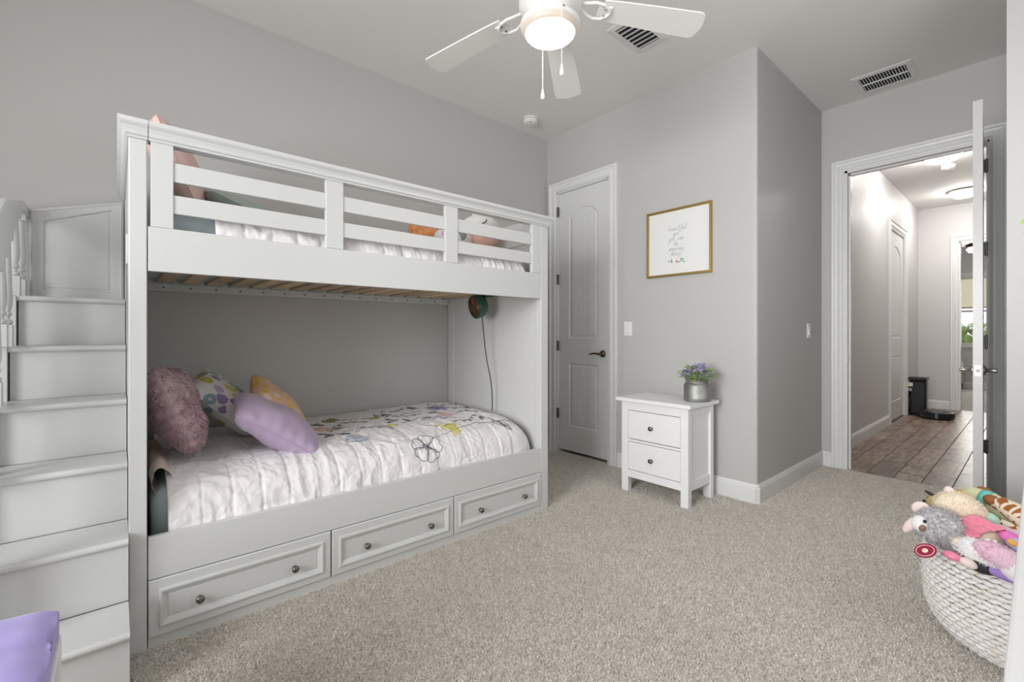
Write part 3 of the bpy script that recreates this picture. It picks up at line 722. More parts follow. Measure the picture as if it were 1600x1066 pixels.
# ------------------------------------------------------------------ staircase
st = thing('bunk_staircase', (-2.45, -0.14, 0), 'white six-step staircase climbing to the top bunk at the far left', 'staircase')
NX = [1.79+0.208*k for k in range(6)]
for k in range(6):
    z = 0.213*(k+1); xn = -NX[k]; xb = -(NX[k+1]+0.012) if k < 5 else -3.10
    mb = MB(); n = 6; t = 0.024; yR = 0.0293
    prof = [(xb, z-t), (xb, z)]+[(xn-t/2+t/2*math.sin(PI*j/n), z-t/2+t/2*math.cos(PI*j/n)) for j in range(n+1)]
    mb.prism(prof, lambda x, zz, y: (x, y, zz), -0.322, yR)
    mb.build('tread', 'white', st)
    box_part('riser', (xn-0.034, xn-0.018, -0.318, 0.0290, z-0.213 + (0.0 if k == 0 else 0.0), z-t), 'white', st, 0)
poly = [(-3.12, 0)]
pl = [(-1.815, 0), (-1.815, 0.213-0.03)]
for k in range(1, 6): pl += [(-(NX[k]-0.008), 0.213*k), (-(NX[k]-0.008), 0.213*(k+1)-0.004)]
pl += [(-3.12, 0.213*6-0.004), (-3.12, 0)]
mb = MB(); mb.prism(pl, lambda x, z, y: (x, y, z), -0.348, -0.3225); mb.build('stringer', 'white', st)
mb = MB(); mb.prism([(-1.812, 0), (-1.812, 0.186), (-2.05, 0.186), (-2.05, 0)], lambda x, z, y: (x, y, z), 0.010, 0.0245); mb.build('side_board', 'white', st)
def pr(i, d, q=0): 
    return [(-3.098+d, -0.310+i, 1.280+i), (-3.098+d, 0.026-i, 1.280+i), (-3.098+d, 0.026-i, 1.795-i*1.1), (-3.098+d, -0.310+i, 1.700-i*1.1)]
mb = MB(); mb.rings([pr(0, -0.02), pr(0, 0), pr(0.010, 0.006), pr(0.014, 0.003), pr(0.044, 0.003), pr(0.048, -0.004), pr(0.054, -0.004), pr(0.060, -0.001)])
mb.build('back_panel', 'white', st)
for x, zb in ((-2.58, 1.065), (-2.70, 1.065), (-2.885, 1.278), (-3.045, 1.278), (-2.37, 0.852), (-2.47, 0.852), (-2.17, 0.639), (-2.27, 0.639)):
    top = np.interp(-x, [1.9, 2.53, 2.90, 3.12], [1.06, 1.404, 1.655, 1.665])
    L = top-zb; s = 0.019
    mb = MB(); mb.box(x-s, x+s, -0.335-s, -0.335+s, zb, zb+0.085)
    P = [(0.015, 0.085), (0.019, 0.092), (0.019, 0.100), (0.011, 0.108), (0.010, 0.116), (0.0165, 0.125), (0.0165, 0.131), (0.012, 0.138), (0.0175, 0.165), (0.0185, 0.19), (0.0165, 0.24), (0.0135, L-0.05), (0.0135, L-0.035), (0.019, L-0.028)]
    P = [(r, z) for r, z in P if z <= L-0.02]
    mb.lathe(P, (x, -0.335, zb), 16); mb.box(x-s, x+s, -0.335-s, -0.335+s, top-0.03, top+0.03)
    mb.build('baluster', 'white', st, smooth=False)
hr = [(-3.12, 1.704), (-2.94, 1.704), (-2.53, 1.62), (-1.93, 1.26), (-1.93, 1.06), (-2.53, 1.404), (-2.90, 1.655), (-3.12, 1.662)]
mb = MB(); mb.prism(hr, lambda x, z, y: (x, y, z), -0.360, -0.312); mb.build('handrail', 'white', st, bevel=0.004)
mb = MB(); mb.box(-1.965, -1.905, -0.365, -0.306, 0.0, 1.30); mb.box(-1.975, -1.895, -0.375, -0.296, 1.30, 1.325); mb.build('newel_post', 'white', st, bevel=0.003)

# ------------------------------------------------------------------ bedding
def mattress(name, z0, z1, label, m):
    t = thing(name, (-2.6, 1.06, z0), label, 'mattress')
    mb = MB(); X0, X1, Y0, Y1 = -3.095, -2.150, 0.098, 1.950; r = 0.06
    def loop(i, z):
        pts = []
        for cx, cy, a0 in ((X1-r, Y1-r, 0), (X0+r, Y1-r, 90), (X0+r, Y0+r, 180), (X1-r, Y0+r, 270)):
            for k in range(7):
                a = R(a0+15*k); pts.append((cx+(r-i)*math.cos(a), cy+(r-i)*math.sin(a), z))
        return pts
    L = [loop(0.02, z0), loop(0, z0+0.02)]
    for k in range(7):
        a = PI/2*k/6; L.append(loop(0.07*(1-math.cos(a)), z1-0.07+0.07*math.sin(a)))
    mb.rings(L); mb.build('fitted_sheet', m, t, smooth=True)
    return t
mattress('lower_mattress', 0.262, 0.532, 'lower bunk mattress in an aqua fitted sheet', 'sheet')
mattress('upper_mattress', 1.408, 1.596, 'top bunk mattress in a pale aqua sheet', 'sheet2')

QP = [(0.0, 0.0), (0.02, 0.012), (0.45, 0.016), (0.70, 0.014), (0.82, 0.004), (0.90, -0.014), (0.957, -0.046), (0.988, -0.095), (1.003, -0.145), (1.009, -0.205)]   # (x from back, z)
qs = [0.0]
for a, b in zip(QP, QP[1:]): qs.append(qs[-1]+math.dist(a, b))
SL = qs[-1]
def qprof(s):
    # smooth interpolation of the cross-section
    def li(t): return np.interp(t, qs, [p[0] for p in QP]), np.interp(t, qs, [p[1] for p in QP])
    acc = [li(min(SL, max(0, s+d))) for d in (-0.03, -0.015, 0, 0.015, 0.03)]
    return sum(a[0] for a in acc)/5, sum(a[1] for a in acc)/5
def make_q(X0, Z0, Y0, Y1, seed, pitch=0.105, amp=1.0):
    def base(s, y):
        x, z = qprof(s)
        e = max(0.0, y-(Y1-0.20))/0.20
        z -= 0.075*e**3*(0.3+0.7*min(1, s/1.0)); x -= 0.05*e**3*min(1, max(0, s-0.6)/0.3)
        return X0+x, y, Z0+z
    def f(s, y, off=0.0):
        x, yy, z = base(s, y)
        x1, _, z1 = base(min(SL, s+0.01), y); x0, _, z0 = base(max(0, s-0.01), y)
        tx, tz = x1-x0, z1-z0; l = math.hypot(tx, tz) or 1; nx, nz = -tz/l, tx/l
        v = Vector((s*7, y*7, seed)); a = noise.noise(v)*0.007
        w1 = 1-abs(noise.noise(Vector((s*5+2*noise.noise(v*0.6), y*15, seed+3))))*2
        w2 = 1-abs(noise.noise(Vector((s*26, y*20+3*noise.noise(v), seed+9))))*2
        d = a+(0.0065*w1+0.0035*w2)*amp
        ph = (y-Y0)/pitch; k = abs(ph-round(ph))*pitch
        d -= 0.0035*math.exp(-(k/0.006)**2)
        # a scalloped puff between the stitched channels
        d += 0.0015*math.sqrt(max(0, math.sin(PI*(ph % 1.0))))
        fr = max(0, s-(SL-0.16))/0.16
        d += fr*0.004*math.sin(y*23+4*noise.noise(Vector((y*5, 1, seed))))*amp
        d += 0.0022*(1-2*abs(noise.noise(Vector((s*38+y*9, y*44+4*noise.noise(v*2), seed+17)))))
        d = max(d, -0.010)
        return (x+nx*(d+off), yy, z+nz*(d+off))
    return f
def quilt(name, X0, Z0, Y0, Y1, seed, label, nu, nv, **k):
    t = thing(name, (X0+0.5, (Y0+Y1)/2, Z0), label, 'quilt')
    f = make_q(X0, Z0, Y0, Y1, seed, **k)
    mb = MB(); mb.grid(lambda u, v: f(u*SL, Y0+(Y1-Y0)*v), nu, nv)
    o = mb.build('coverlet', 'quilt', t, smooth=True)
    q = o.modifiers.new('thick', 'SOLIDIFY'); q.thickness = 0.012; q.offset = -1
    return t, f
tq, qf = quilt('lower_quilt', -3.098, 0.562, 0.142, 2.012, 4, 'white quilt with line-drawn flowers on the lower bunk', 190, 430)
tu, uf = quilt('upper_quilt', -3.098, 1.628, 0.290, 2.010, 8, 'white quilt on the top bunk behind the guard rail', 110, 260, pitch=0.10, amp=1.3)

def sof(x):      # arc length for a point x metres from the back
    return float(np.interp(x, [p[0] for p in QP], qs))
def stroke(pts, r=0.0017, n=3, smooth=6):
    """embroidered line on the lower quilt; pts in (s, y)"""
    P = []
    for i in range(len(pts)-1):
        p0, p1, p2, p3 = pts[max(i-1, 0)], pts[i], pts[i+1], pts[min(i+2, len(pts)-1)]
        for k in range(smooth):
            t = k/smooth
            P.append(tuple(0.5*((2*b)+(c-a)*t+(2*a-5*b+4*c-d)*t*t+(-a+3*b-3*c+d)*t**3) for a, b, c, d in zip(p0, p1, p2, p3)))
    P.append(pts[-1])
    P = [(min(SL-0.002, max(0.004, s)), min(2.005, max(0.15, y))) for s, y in P]
    emb.tube([qf(s, y, 0.0012) for s, y in P], r, n)
def patch(s0, y0, pts, m, nm='applique'):
    """flat applique that follows the quilt"""
    mb = MB(); n = len(pts); rings = 5
    vs = [qf(s0, y0, 0.0022)]
    for k in range(1, rings+1):
        for a, b in pts: vs.append(qf(min(SL-0.002, s0+a*k/rings), min(2.005, y0+b*k/rings), 0.0022 if k < rings else 0.0008))
    fs = [(0, 1+i, 1+(i+1) % n) for i in range(n)]
    for k in range(rings-1):
        for i in range(n):
            j = (i+1) % n; fs.append((1+k*n+i, 1+(k+1)*n+i, 1+(k+1)*n+j, 1+k*n+j))
    mb.add(vs, fs); mb.build(nm, m, tq, smooth=True)
emb = MB()
def petals(s0, y0, r, n=5, rot=0.0, asp=1.0, wide=0.42):
    for k in range(n):
        a = rot+2*PI*k/n; ca, sa = math.cos(a), math.sin(a); pts = []
        for u, v in ((0.16, 0.0), (0.42, wide*0.72), (0.72, wide*1.02), (0.96, wide*0.55), (0.90, 0.0), (0.99, -wide*0.5), (0.74, -wide*1.02), (0.42, -wide*0.72), (0.16, 0.0)):
            pts.append((s0+r*asp*(u*ca-v*sa), y0+r*(u*sa+v*ca)))
        stroke(pts)
    for k in range(9):
        a = rot+0.3+2*PI*k/9; stroke([(s0, y0), (s0+r*0.3*asp*math.cos(a), y0+r*0.3*math.sin(a))], smooth=2)
def leafs(s0, y0, ang, L, wd=0.3, veins=3):
    ca, sa = math.cos(ang), math.sin(ang)
    g = lambda u, v: (s0+L*(u*ca-v*sa), y0+L*(u*sa+v*ca))
    for sg in (1, -1): stroke([g(0, 0), g(0.3, sg*wd*0.7), g(0.6, sg*wd*0.7), g(1, 0)])
    stroke([g(-0.2, 0), g(0.5, 0.02), g(1, 0)])
    for k in range(veins):
        u = 0.25+0.5*k/veins; stroke([g(u, 0), g(u+0.15, wd*0.45)], smooth=2); stroke([g(u, 0), g(u+0.15, -wd*0.45)], smooth=2)
def blob(r1, r2, n=18, w=0.15, k=5, ph=0.0):
    return [(r1*(1+w*math.sin(k*2*PI*i/n+ph))*math.cos(2*PI*i/n), r2*(1+w*math.sin(k*2*PI*i/n+ph))*math.sin(2*PI*i/n)) for i in range(n)]
# applique patches
patch(sof(0.86), 1.47, [(0.085, -0.035), (0.04, 0.045), (-0.06, 0.07), (-0.10, 0.04), (-0.09, -0.08), (-0.03, -0.05)], 'p_yellow')
patch(sof(0.28), 0.98, blob(0.045, 0.04), 'p_olive')
patch(sof(0.38), 1.22, blob(0.025, 0.035), 'p_olive')
patch(sof(0.30), 1.72, blob(0.10, 0.075, w=0.22, k=7), 'p_purple')
patch(sof(0.50), 0.86, blob(0.08, 0.06), 'p_pink')
patch(sof(0.62), 1.22, blob(0.03, 0.025), 'p_yellow')
patch(sof(0.80), 0.94, blob(0.055, 0.06), 'p_grey')
patch(sof(0.55), 1.62, blob(0.06, 0.05, w=0.2, k=5), 'p_pink')
patch(sof(0.66), 0.70, blob(0.03, 0.04), 'p_grey')
# the big blossom on the near edge, its stem and leaf
petals(SL-0.165, 1.250, 0.085, 5, 0.35, 1.0, 0.5)
stroke([(SL-0.215, 1.30), (sof(0.90), 1.42), (sof(0.86), 1.56), (sof(0.845), 1.70), (sof(0.86), 1.82), (sof(0.90), 1.93), (SL-0.12, 1.99), (SL-0.03, 2.0)])
leafs(sof(0.83), 1.79, 0.35, 0.15, 0.28, 5); leafs(sof(0.80), 1.74, 2.6, 0.09, 0.25, 3)
stroke([(sof(0.86)-0.03, 1.44), (sof(0.86)-0.05, 1.47), (sof(0.86)-0.02, 1.50), (sof(0.86)+0.01, 1.47), (sof(0.86)-0.02, 1.455)])
stroke([(sof(0.30), 1.0), (sof(0.34), 1.15), (sof(0.36), 1.35), (sof(0.33), 1.5), (sof(0.36), 1.70)])
stroke([(sof(0.66), 0.88), (sof(0.60), 1.05), (sof(0.62), 1.25), (sof(0.56), 1.45), (sof(0.58), 1.65), (sof(0.50), 1.85)])
rr = random.Random(21)
for (x, y, k) in ((0.36, 0.83, 0), (0.56, 0.72, 1), (0.70, 0.66, 0), (0.46, 1.02, 1), (0.30, 1.28, 0), (0.40, 1.40, 1), (0.52, 1.30, 0), (0.66, 1.08, 1),
                  (0.20, 1.58, 0), (0.28, 1.72, 2), (0.14, 1.46, 1), (0.46, 1.58, 0), (0.62, 1.52, 1), (0.38, 1.86, 0), (0.56, 1.84, 1), (0.80, 0.93, 2), (0.28, 0.98, 2), (0.72, 1.66, 1), (0.50, 0.88, 0), (0.16, 1.84, 1), (0.66, 0.86, 0)):
    a = rr.uniform(0, 6.28)
    if k == 0:
        leafs(sof(x), y, a, 0.085, 0.3, 2); leafs(sof(x)+0.02, y+0.03, a+1.6, 0.06, 0.3, 2); leafs(sof(x)-0.02, y-0.02, a-1.5, 0.06, 0.3, 1)
    elif k == 1:
        stroke([(sof(x)+0.05*math.sin(a+j*0.9), y-0.09+0.045*j) for j in range(5)])
        for j in range(5):
            q = 0.012; cx = sof(x)+0.05*math.sin(a+j*0.9)+0.016; cy = y-0.09+0.045*j
            stroke([(cx+q*math.cos(u), cy+q*math.sin(u)) for u in (0, 1.2, 2.4, 3.6, 4.9, 6.2)], smooth=2)
    else:
        petals(sof(x), y, 0.052, 5, a, 1.0, 0.5)
emb.build('embroidery', 'thread', tq)['label'] = 'dark embroidered flowers, stems and leaves'

t = thing('folded_blanket', (-2.45, 0.13, 0.50), 'crumpled peach blanket end tucked beside the mauve pillow', 'blanket')
mb = MB()
def fb(u, v):
    a = 2*PI*v; n = noise.noise(Vector((u*5, math.cos(a)*1.5, math.sin(a)*1.5)))*0.008
    return (-2.20-0.55*u, 0.128+(0.030+n)*math.cos(a), 0.585-0.02*u+(0.05+n)*math.sin(a)-0.035*(1-u)**2)
mb.grid(fb, 20, 18, flip=True); mb.build('cloth', 'quilt_in', t, smooth=True)

# ---- cushions
def cushion(name, label, m, c, normal, up, w, h, th, cat='pillow', seed=0, wr=0.006, pinch=0.10, n=36, crease=0.0, corner=0.13, parts=None, group=None):
    N = Vector(normal).normalized(); U = Vector(up); U = (U-N*U.dot(N)).normalized(); A = U.cross(N)
    F = Matrix((A, U, N)).transposed()
    t = thing(name, c, label, cat, group)
    def pt(u, v, s):
        x, y = 2*u-1, 2*v-1
        e = max(0.0, (1-x*x)*(1-y*y)); b = e**0.5
        cf = 1-corner*(abs(x)*abs(y))**4
        px = cf*x*(1-pinch*(1-abs(y)**2.2)*abs(x)**3)*w/2; py = cf*y*(1-pinch*(1-abs(x)**2.2)*abs(y)**3)*h/2
        q = noise.noise(Vector((px*9, py*9, seed+s)))*wr*3*e**0.3
        # gathers running in from the seam
        rad = 1-max(abs(x), abs(y)); q += wr*1.2*math.sin((x if abs(y) > abs(x) else y)*22+seed*2)*math.exp(-rad*9)*(1-math.exp(-rad*30))
        q -= crease*math.exp(-((x*0.6+y*0.4+0.1*math.sin(y*5))/0.09)**2)*e
        return tuple(F @ Vector((px, py, s*(th/2*b+q*(1 if e > 0 else 0)))))
    mb = MB(); mb.grid(lambda u, v: pt(u, v, 1), n, n); mb.grid(lambda u, v: pt(u, v, -1), n, n, flip=True)
    mb.build('cover', m, t, smooth=True, world=False)
    pts = []
    for k in range(4*20):
        a, b = divmod(k, 20); q = b/20
        u, v = ((q, 0), (1, q), (1-q, 1), (0, 1-q))[a]; pts.append(pt(u, v, 1))
    pts.append(pts[0])
    if m not in ('fur', 'orange'):
        mb = MB(); mb.tube(pts, 0.003, 6); mb.build('seam', m, t, smooth=True, world=False)
    return t, F, pt
def fur(t, F, pt, m, count, L, seed=1, name='fur', label=None):
    rr = random.Random(seed); vs = []; fs = []
    for k in range(count):
        u, v, s = rr.random(), rr.random(), rr.choice((1, -1))
        p = Vector(pt(u, v, s)); p2 = Vector(pt(min(1, u+0.01), v, s)); p3 = Vector(pt(u, min(1, v+0.01), s))
        n = (p2-p).cross(p3-p)*s
        if n.length < 1e-9: n = F @ Vector((0, 0, s))
        n.normalize()
        d = Vector((noise.noise(p*14), noise.noise(p*14+Vector((5, 0, 0))), noise.noise(p*14+Vector((0, 9, 0)))-0.5))
        tip = p+(n*0.6+d*1.5).normalized()*L*rr.uniform(0.6, 1.2); mid = (p+tip)/2+n*L*0.18
        w = Vector((rr.uniform(-1, 1), rr.uniform(-1, 1), rr.uniform(-1, 1))).cross(n).normalized()*0.0022
        o = len(vs); vs += [p-w, p+w, mid+w*0.8, mid-w*0.8, tip]; fs += [(o, o+1, o+2, o+3), (o+3, o+2, o+4)]
    mb = MB(); mb.add(vs, fs); o = mb.build(name, m, t, world=False); o['kind'] = 'stuff'
    return o
t, F, pt = cushion('fur_pillow', 'fluffy mauve faux-fur pillow leaning at the foot-end of the lower bunk', 'fur', (-2.44, 0.190, 0.800), (0.06, 0.92, 0.38), (0, -0.38, 0.92), 0.38, 0.38, 0.17, seed=3, wr=0.008, pinch=0.05)
fur(t, F, pt, 'fur', 9000, 0.015)
cushion('floral_pillow', 'white pillow printed with mustard, purple and teal flowers', 'floral', (-2.80, 0.430, 0.760), (0.35, 0.66, 0.66), (0, -0.66, 0.72), 0.38, 0.40, 0.15, seed=5, wr=0.004)
cushion('daisy_pillow', 'peach pillow with yellow daisies behind the lilac one', 'daisy', (-2.66, 0.655, 0.715), (0.28, 0.70, 0.62), (0.10, -0.66, 0.70), 0.38, 0.40, 0.15, seed=7, wr=0.004)
cushion('satin_pillow', 'lilac satin pillow lying slanted in front of the others', 'lilac', (-2.38, 0.575, 0.680), (0.25, 0.56, 0.80), (0.0, -0.80, 0.58), 0.34, 0.44, 0.17, seed=9, wr=0.008, corner=0.07)
# top bunk
cushion('pink_pillow', 'shiny pink pillow standing at the stair end of the top bunk', 'pinkpil', (-2.60, 0.215, 1.850), (0.10, 0.90, 0.36), (0, -0.36, 0.93), 0.44, 0.45, 0.17, seed=11, wr=0.004)
cushion('sage_pillow', 'sage green pillow lying beside the pink one on the top bunk', 'sagepil', (-2.62, 0.470, 1.715), (0.1, 0.32, 0.95), (0.2, -0.95, 0.3), 0.48, 0.44, 0.13, seed=13, wr=0.004)
t, F, pt = cushion('orange_cushion', 'fuzzy orange cushion on the far half of the top bunk', 'orange', (-2.72, 1.615, 1.765), (0.85, -0.25, 0.45), (-0.4, 0.1, 0.9), 0.30, 0.26, 0.13, seed=15, n=24, wr=0.004)
fur(t, F, pt, 'orange', 3000, 0.014, 4)
t = thing('penguin_cushion', (-2.55, 1.80, 1.66), 'white and peach plush cushion with grey patches by the top bunk end', 'plush toy')
mb = MB(); mb.ball((-2.45, 1.62, 1.722), (0.11, 0.13, 0.07), (0, 0, 0.2), n=20, amp=0.06); mb.build('body', 'plush_white', t, smooth=True)
mb = MB(); mb.ball((-2.45, 1.84, 1.755), (0.10, 0.14, 0.085), (0.1, 0, 0), n=20, amp=0.05); mb.build('belly', 'plush_peach', t, smooth=True)
mb = MB(); mb.ball((-2.47, 1.86, 1.850), (0.10, 0.13, 0.065), n=20, amp=0.05); mb.ball((-2.62, 1.985, 1.955), (0.06, 0.085, 0.095), n=16); mb.build('head', 'plush_white', t, smooth=True)
mb = MB(); mb.ball((-2.355, 1.625, 1.732), (0.02, 0.035, 0.035), n=12); mb.build('flipper', 'plush_lgrey', t, smooth=True)
mb = MB(); mb.ball((-2.350, 1.500, 1.722), (0.014, 0.02, 0.02), n=12); mb.build('nose', 'plush_fuch', t, smooth=True)
mb = MB(); mb.tube([(-2.378, 1.80, 1.835), (-2.370, 1.82, 1.845), (-2.372, 1.835, 1.865)], 0.003, 6); mb.build('mouth', 'plush_black', t, smooth=True)

# ---- clip fan under the top bunk
t = thing('clip_fan', (-2.50, 1.86, 1.385), 'small dark green clip-on fan hanging under the top bunk', 'fan')
c = Vector((-2.50, 1.86, 1.302)); ax = Vector((-0.12, -0.95, -0.22)).normalized(); rot = Vector((0, 0, 1)).rotation_difference(ax).to_matrix()
mb = MB(); mb.lathe([(0, -0.050), (0.040, -0.050), (0.064, -0.040), (0.078, -0.015), (0.081, 0.020), (0.079, 0.034), (0.071, 0.036), (0.070, 0.020), (0, 0.018)], c, 32, rot); mb.build('housing', 'green_fan', t, smooth=False)
gr = MB()
for r in (0.018, 0.034, 0.050, 0.066):
    gr.tube([c+rot @ Vector((r*math.cos(2*PI*k/24), r*math.sin(2*PI*k/24), 0.034)) for k in range(25)], 0.0018, 5)
for k in range(8):
    a = 2*PI*k/8; gr.tube([c+rot @ Vector((0.01*math.cos(a), 0.01*math.sin(a), 0.036)), c+rot @ Vector((0.07*math.cos(a+0.35), 0.07*math.sin(a+0.35), 0.034))], 0.0018, 5)
gr.build('grille', 'copper', t)
mb = MB(); mb.lathe([(0, 0.030), (0.014, 0.030), (0.014, 0.040), (0, 0.042)], c, 16, rot); mb.build('hub', 'green_fan', t)
for k in range(4):
    a = PI/2*k; mb = MB()
    q = [rot @ Vector((r*math.cos(a+w), r*math.sin(a+w), z)) for r, w, z in ((0.012, -0.2, 0.022), (0.060, -0.35, 0.020), (0.062, 0.25, 0.030), (0.012, 0.3, 0.028))]
    mb.rings([[c+p for p in q], [c+p+ax*0.0012 for p in q]]); mb.build('blade', 'copper', t)
mb = MB(); mb.tube([c+Vector((0.02, 0.03, 0.05)), c+Vector((0.03, 0.045, 0.075))], 0.012, 10); mb.box(-2.50, -2.44, 1.885, 1.945, 1.366, 1.389); mb.build('clip', 'green_fan', t)
cp = c-ax*0.03+Vector((0, 0, -0.06))
mb = MB(); pts = [cp+Vector((0, 0, 0.03)), cp, Vector((-2.505, 1.91, 1.12)), Vector((-2.50, 1.93, 0.95)), Vector((-2.485, 1.955, 0.80)), Vector((-2.48, 1.965, 0.68)), Vector((-2.50, 1.98, 0.575))]
P = []
for i in range(len(pts)-1):
    p0, p1, p2, p3 = pts[max(i-1, 0)], pts[i], pts[i+1], pts[min(i+2, len(pts)-1)]
    for k in range(5):
        u = k/5; P.append(0.5*((2*p1)+(p2-p0)*u+(2*p0-5*p1+4*p2-p3)*u*u+(-p0+3*p1-3*p2+p3)*u**3))
P.append(pts[-1]); mb.tube(P, 0.0035, 6); mb.build('power_cord', 'cord', t, smooth=True)

# ------------------------------------------------------------------ nightstand
ns = thing('nightstand', (-1.705, 2.905, 0), 'white two-drawer nightstand beside the closet door', 'nightstand')
x0, x1, y0, y1, zt = -1.958, -1.455, 2.735, 3.090, 0.640
box_part('tabletop', (x0-0.030, x1+0.030, y0-0.032, y1+0.012, zt, zt+0.024), 'white2', ns, 0.003)
lw = 0.052
for lx, ly in ((x0, y0), (x1-lw, y0), (x0, y1-lw), (x1-lw, y1-lw)):
    box_part('leg', (lx, lx+lw, ly, ly+(lw if True else 0)*0.85, 0, zt), 'white2', ns, 0.002)
box_part('side_panel', (x0+0.014, x0+0.026, y0+0.04, y1-0.04, 0.11, zt), 'white2', ns, 0)
box_part('side_panel', (x1-0.026, x1-0.014, y0+0.04, y1-0.04, 0.11, zt), 'white2', ns, 0)
for a in (x0+0.004, x1-0.024):
    box_part('side_rail', (a, a+0.020, y0+0.044, y1-0.050, 0.105, 0.165), 'white2', ns, 0.001)
    box_part('side_rail', (a, a+0.020, y0+0.044, y1-0.050, 0.585, zt), 'white2', ns, 0.001)
box_part('front_rail', (x0+lw, x1-lw, y0+0.002, y0+0.022, 0.578, zt), 'white2', ns, 0.001)
box_part('front_rail', (x0+lw, x1-lw, y0+0.002, y0+0.022, 0.358, 0.374), 'white2', ns, 0.001)
box_part('front_rail', (x0+lw, x1-lw, y0+0.002, y0+0.022, 0.105, 0.156), 'white2', ns, 0.001)
box_part('back_panel', (x0+lw, x1-lw, y1-0.02, y1-0.012, 0.105, zt), 'white2', ns, 0)
box_part('bottom_panel', (x0+0.02, x1-0.02, y0+0.02, y1-0.02, 0.112, 0.122), 'white2', ns, 0)
for z0, z1 in ((0.379, 0.574), (0.160, 0.354)):
    d = MB().box(x0+lw+0.0025, x1-lw-0.0025, y0+0.003, y0+0.020, z0, z1).build('drawer', 'white2', ns, bevel=0.0015)
    knob(d, (-1.718, y0+0.003, (z0+z1)/2-0.004), 'Y', 0.0155)
# planter
pc = Vector((-1.505, 2.95, 0.665))
t = thing('metal_planter', pc, 'galvanized milk-can pot of violet flowers on the nightstand', 'planter')
mb = MB(); mb.lathe([(0, 0), (0.082, 0), (0.085, 0.003), (0.085, 0.020), (0.086, 0.022), (0.085, 0.024), (0.085, 0.102), (0.082, 0.112), (0.072, 0.122), (0.070, 0.128), (0.074, 0.142), (0.077, 0.144), (0.073, 0.142), (0.067, 0.125), (0, 0.120)], pc, 36); mb.build('pot', 'zinc', t, smooth=True)
for s in (-1, 1):
    d = Vector((s*0.84, -s*0.25, 0)).normalized()
    mb = MB(); mb.tube([pc+d*0.083+Vector((0, 0, 0.10)), pc+d*0.100+Vector((0, 0, 0.125)), pc+d*0.107+Vector((0, 0, 0.147)), pc+d*0.098+Vector((0, 0, 0.150)), pc+d*0.078+Vector((0, 0, 0.125))], 0.004, 8); mb.build('handle', 'zinc', t, smooth=True)
mb = MB(); mb.lathe([(0, 0.130), (0.066, 0.128), (0.066, 0.120), (0, 0.120)], pc, 20); mb.build('moss', 'soil', t)
rr = random.Random(5)
for k in range(60):
    a = rr.uniform(0, 2*PI); r = 0.100*math.sqrt(rr.random()); z = 0.150+0.055*(1-(r/0.100)**2)+rr.uniform(-0.01, 0.03)
    b = pc+Vector((r*math.cos(a), r*math.sin(a), z)); L = rr.uniform(0.036, 0.056); d = Vector((math.cos(a), math.sin(a), rr.uniform(-0.2, 0.6))).normalized()
    sd = d.cross(Vector((0, 0, 1))).normalized()*L*0.36; mb = MB(); up = Vector((0, 0, 0.006))
    mb.add([b, b+d*L*0.45+sd, b+d*L, b+d*L*0.45-sd, b+d*L*0.45+up], [(0, 1, 4), (1, 2, 4), (2, 3, 4), (3, 0, 4), (0, 3, 2, 1)])
    mb.tube([pc+Vector((r*0.5*math.cos(a), r*0.5*math.sin(a), 0.125)), b], 0.0012, 4); mb.build('leaf', 'leaf', t)
for k in range(42):
    a = rr.uniform(0, 2*PI); r = 0.102*math.sqrt(rr.random()); z = 0.178+0.045*(1-(r/0.085)**2)+rr.uniform(-0.008, 0.02)
    if k < 3: a, r, z = -0.6+0.25*k, 0.045, 0.225+0.012*k
    mb = MB(); b = pc+Vector((r*math.cos(a), r*math.sin(a), z))
    for j in range(8):
        mb.ball(b+Vector((rr.uniform(-1, 1), rr.uniform(-1, 1), rr.uniform(-0.6, 0.8)))*0.012, rr.uniform(0.005, 0.0085), n=6)
    mb.tube([pc+Vector((r*0.4*math.cos(a), r*0.4*math.sin(a), 0.125)), b], 0.0014, 4)
    mb.build('blossom', 'flower', t)

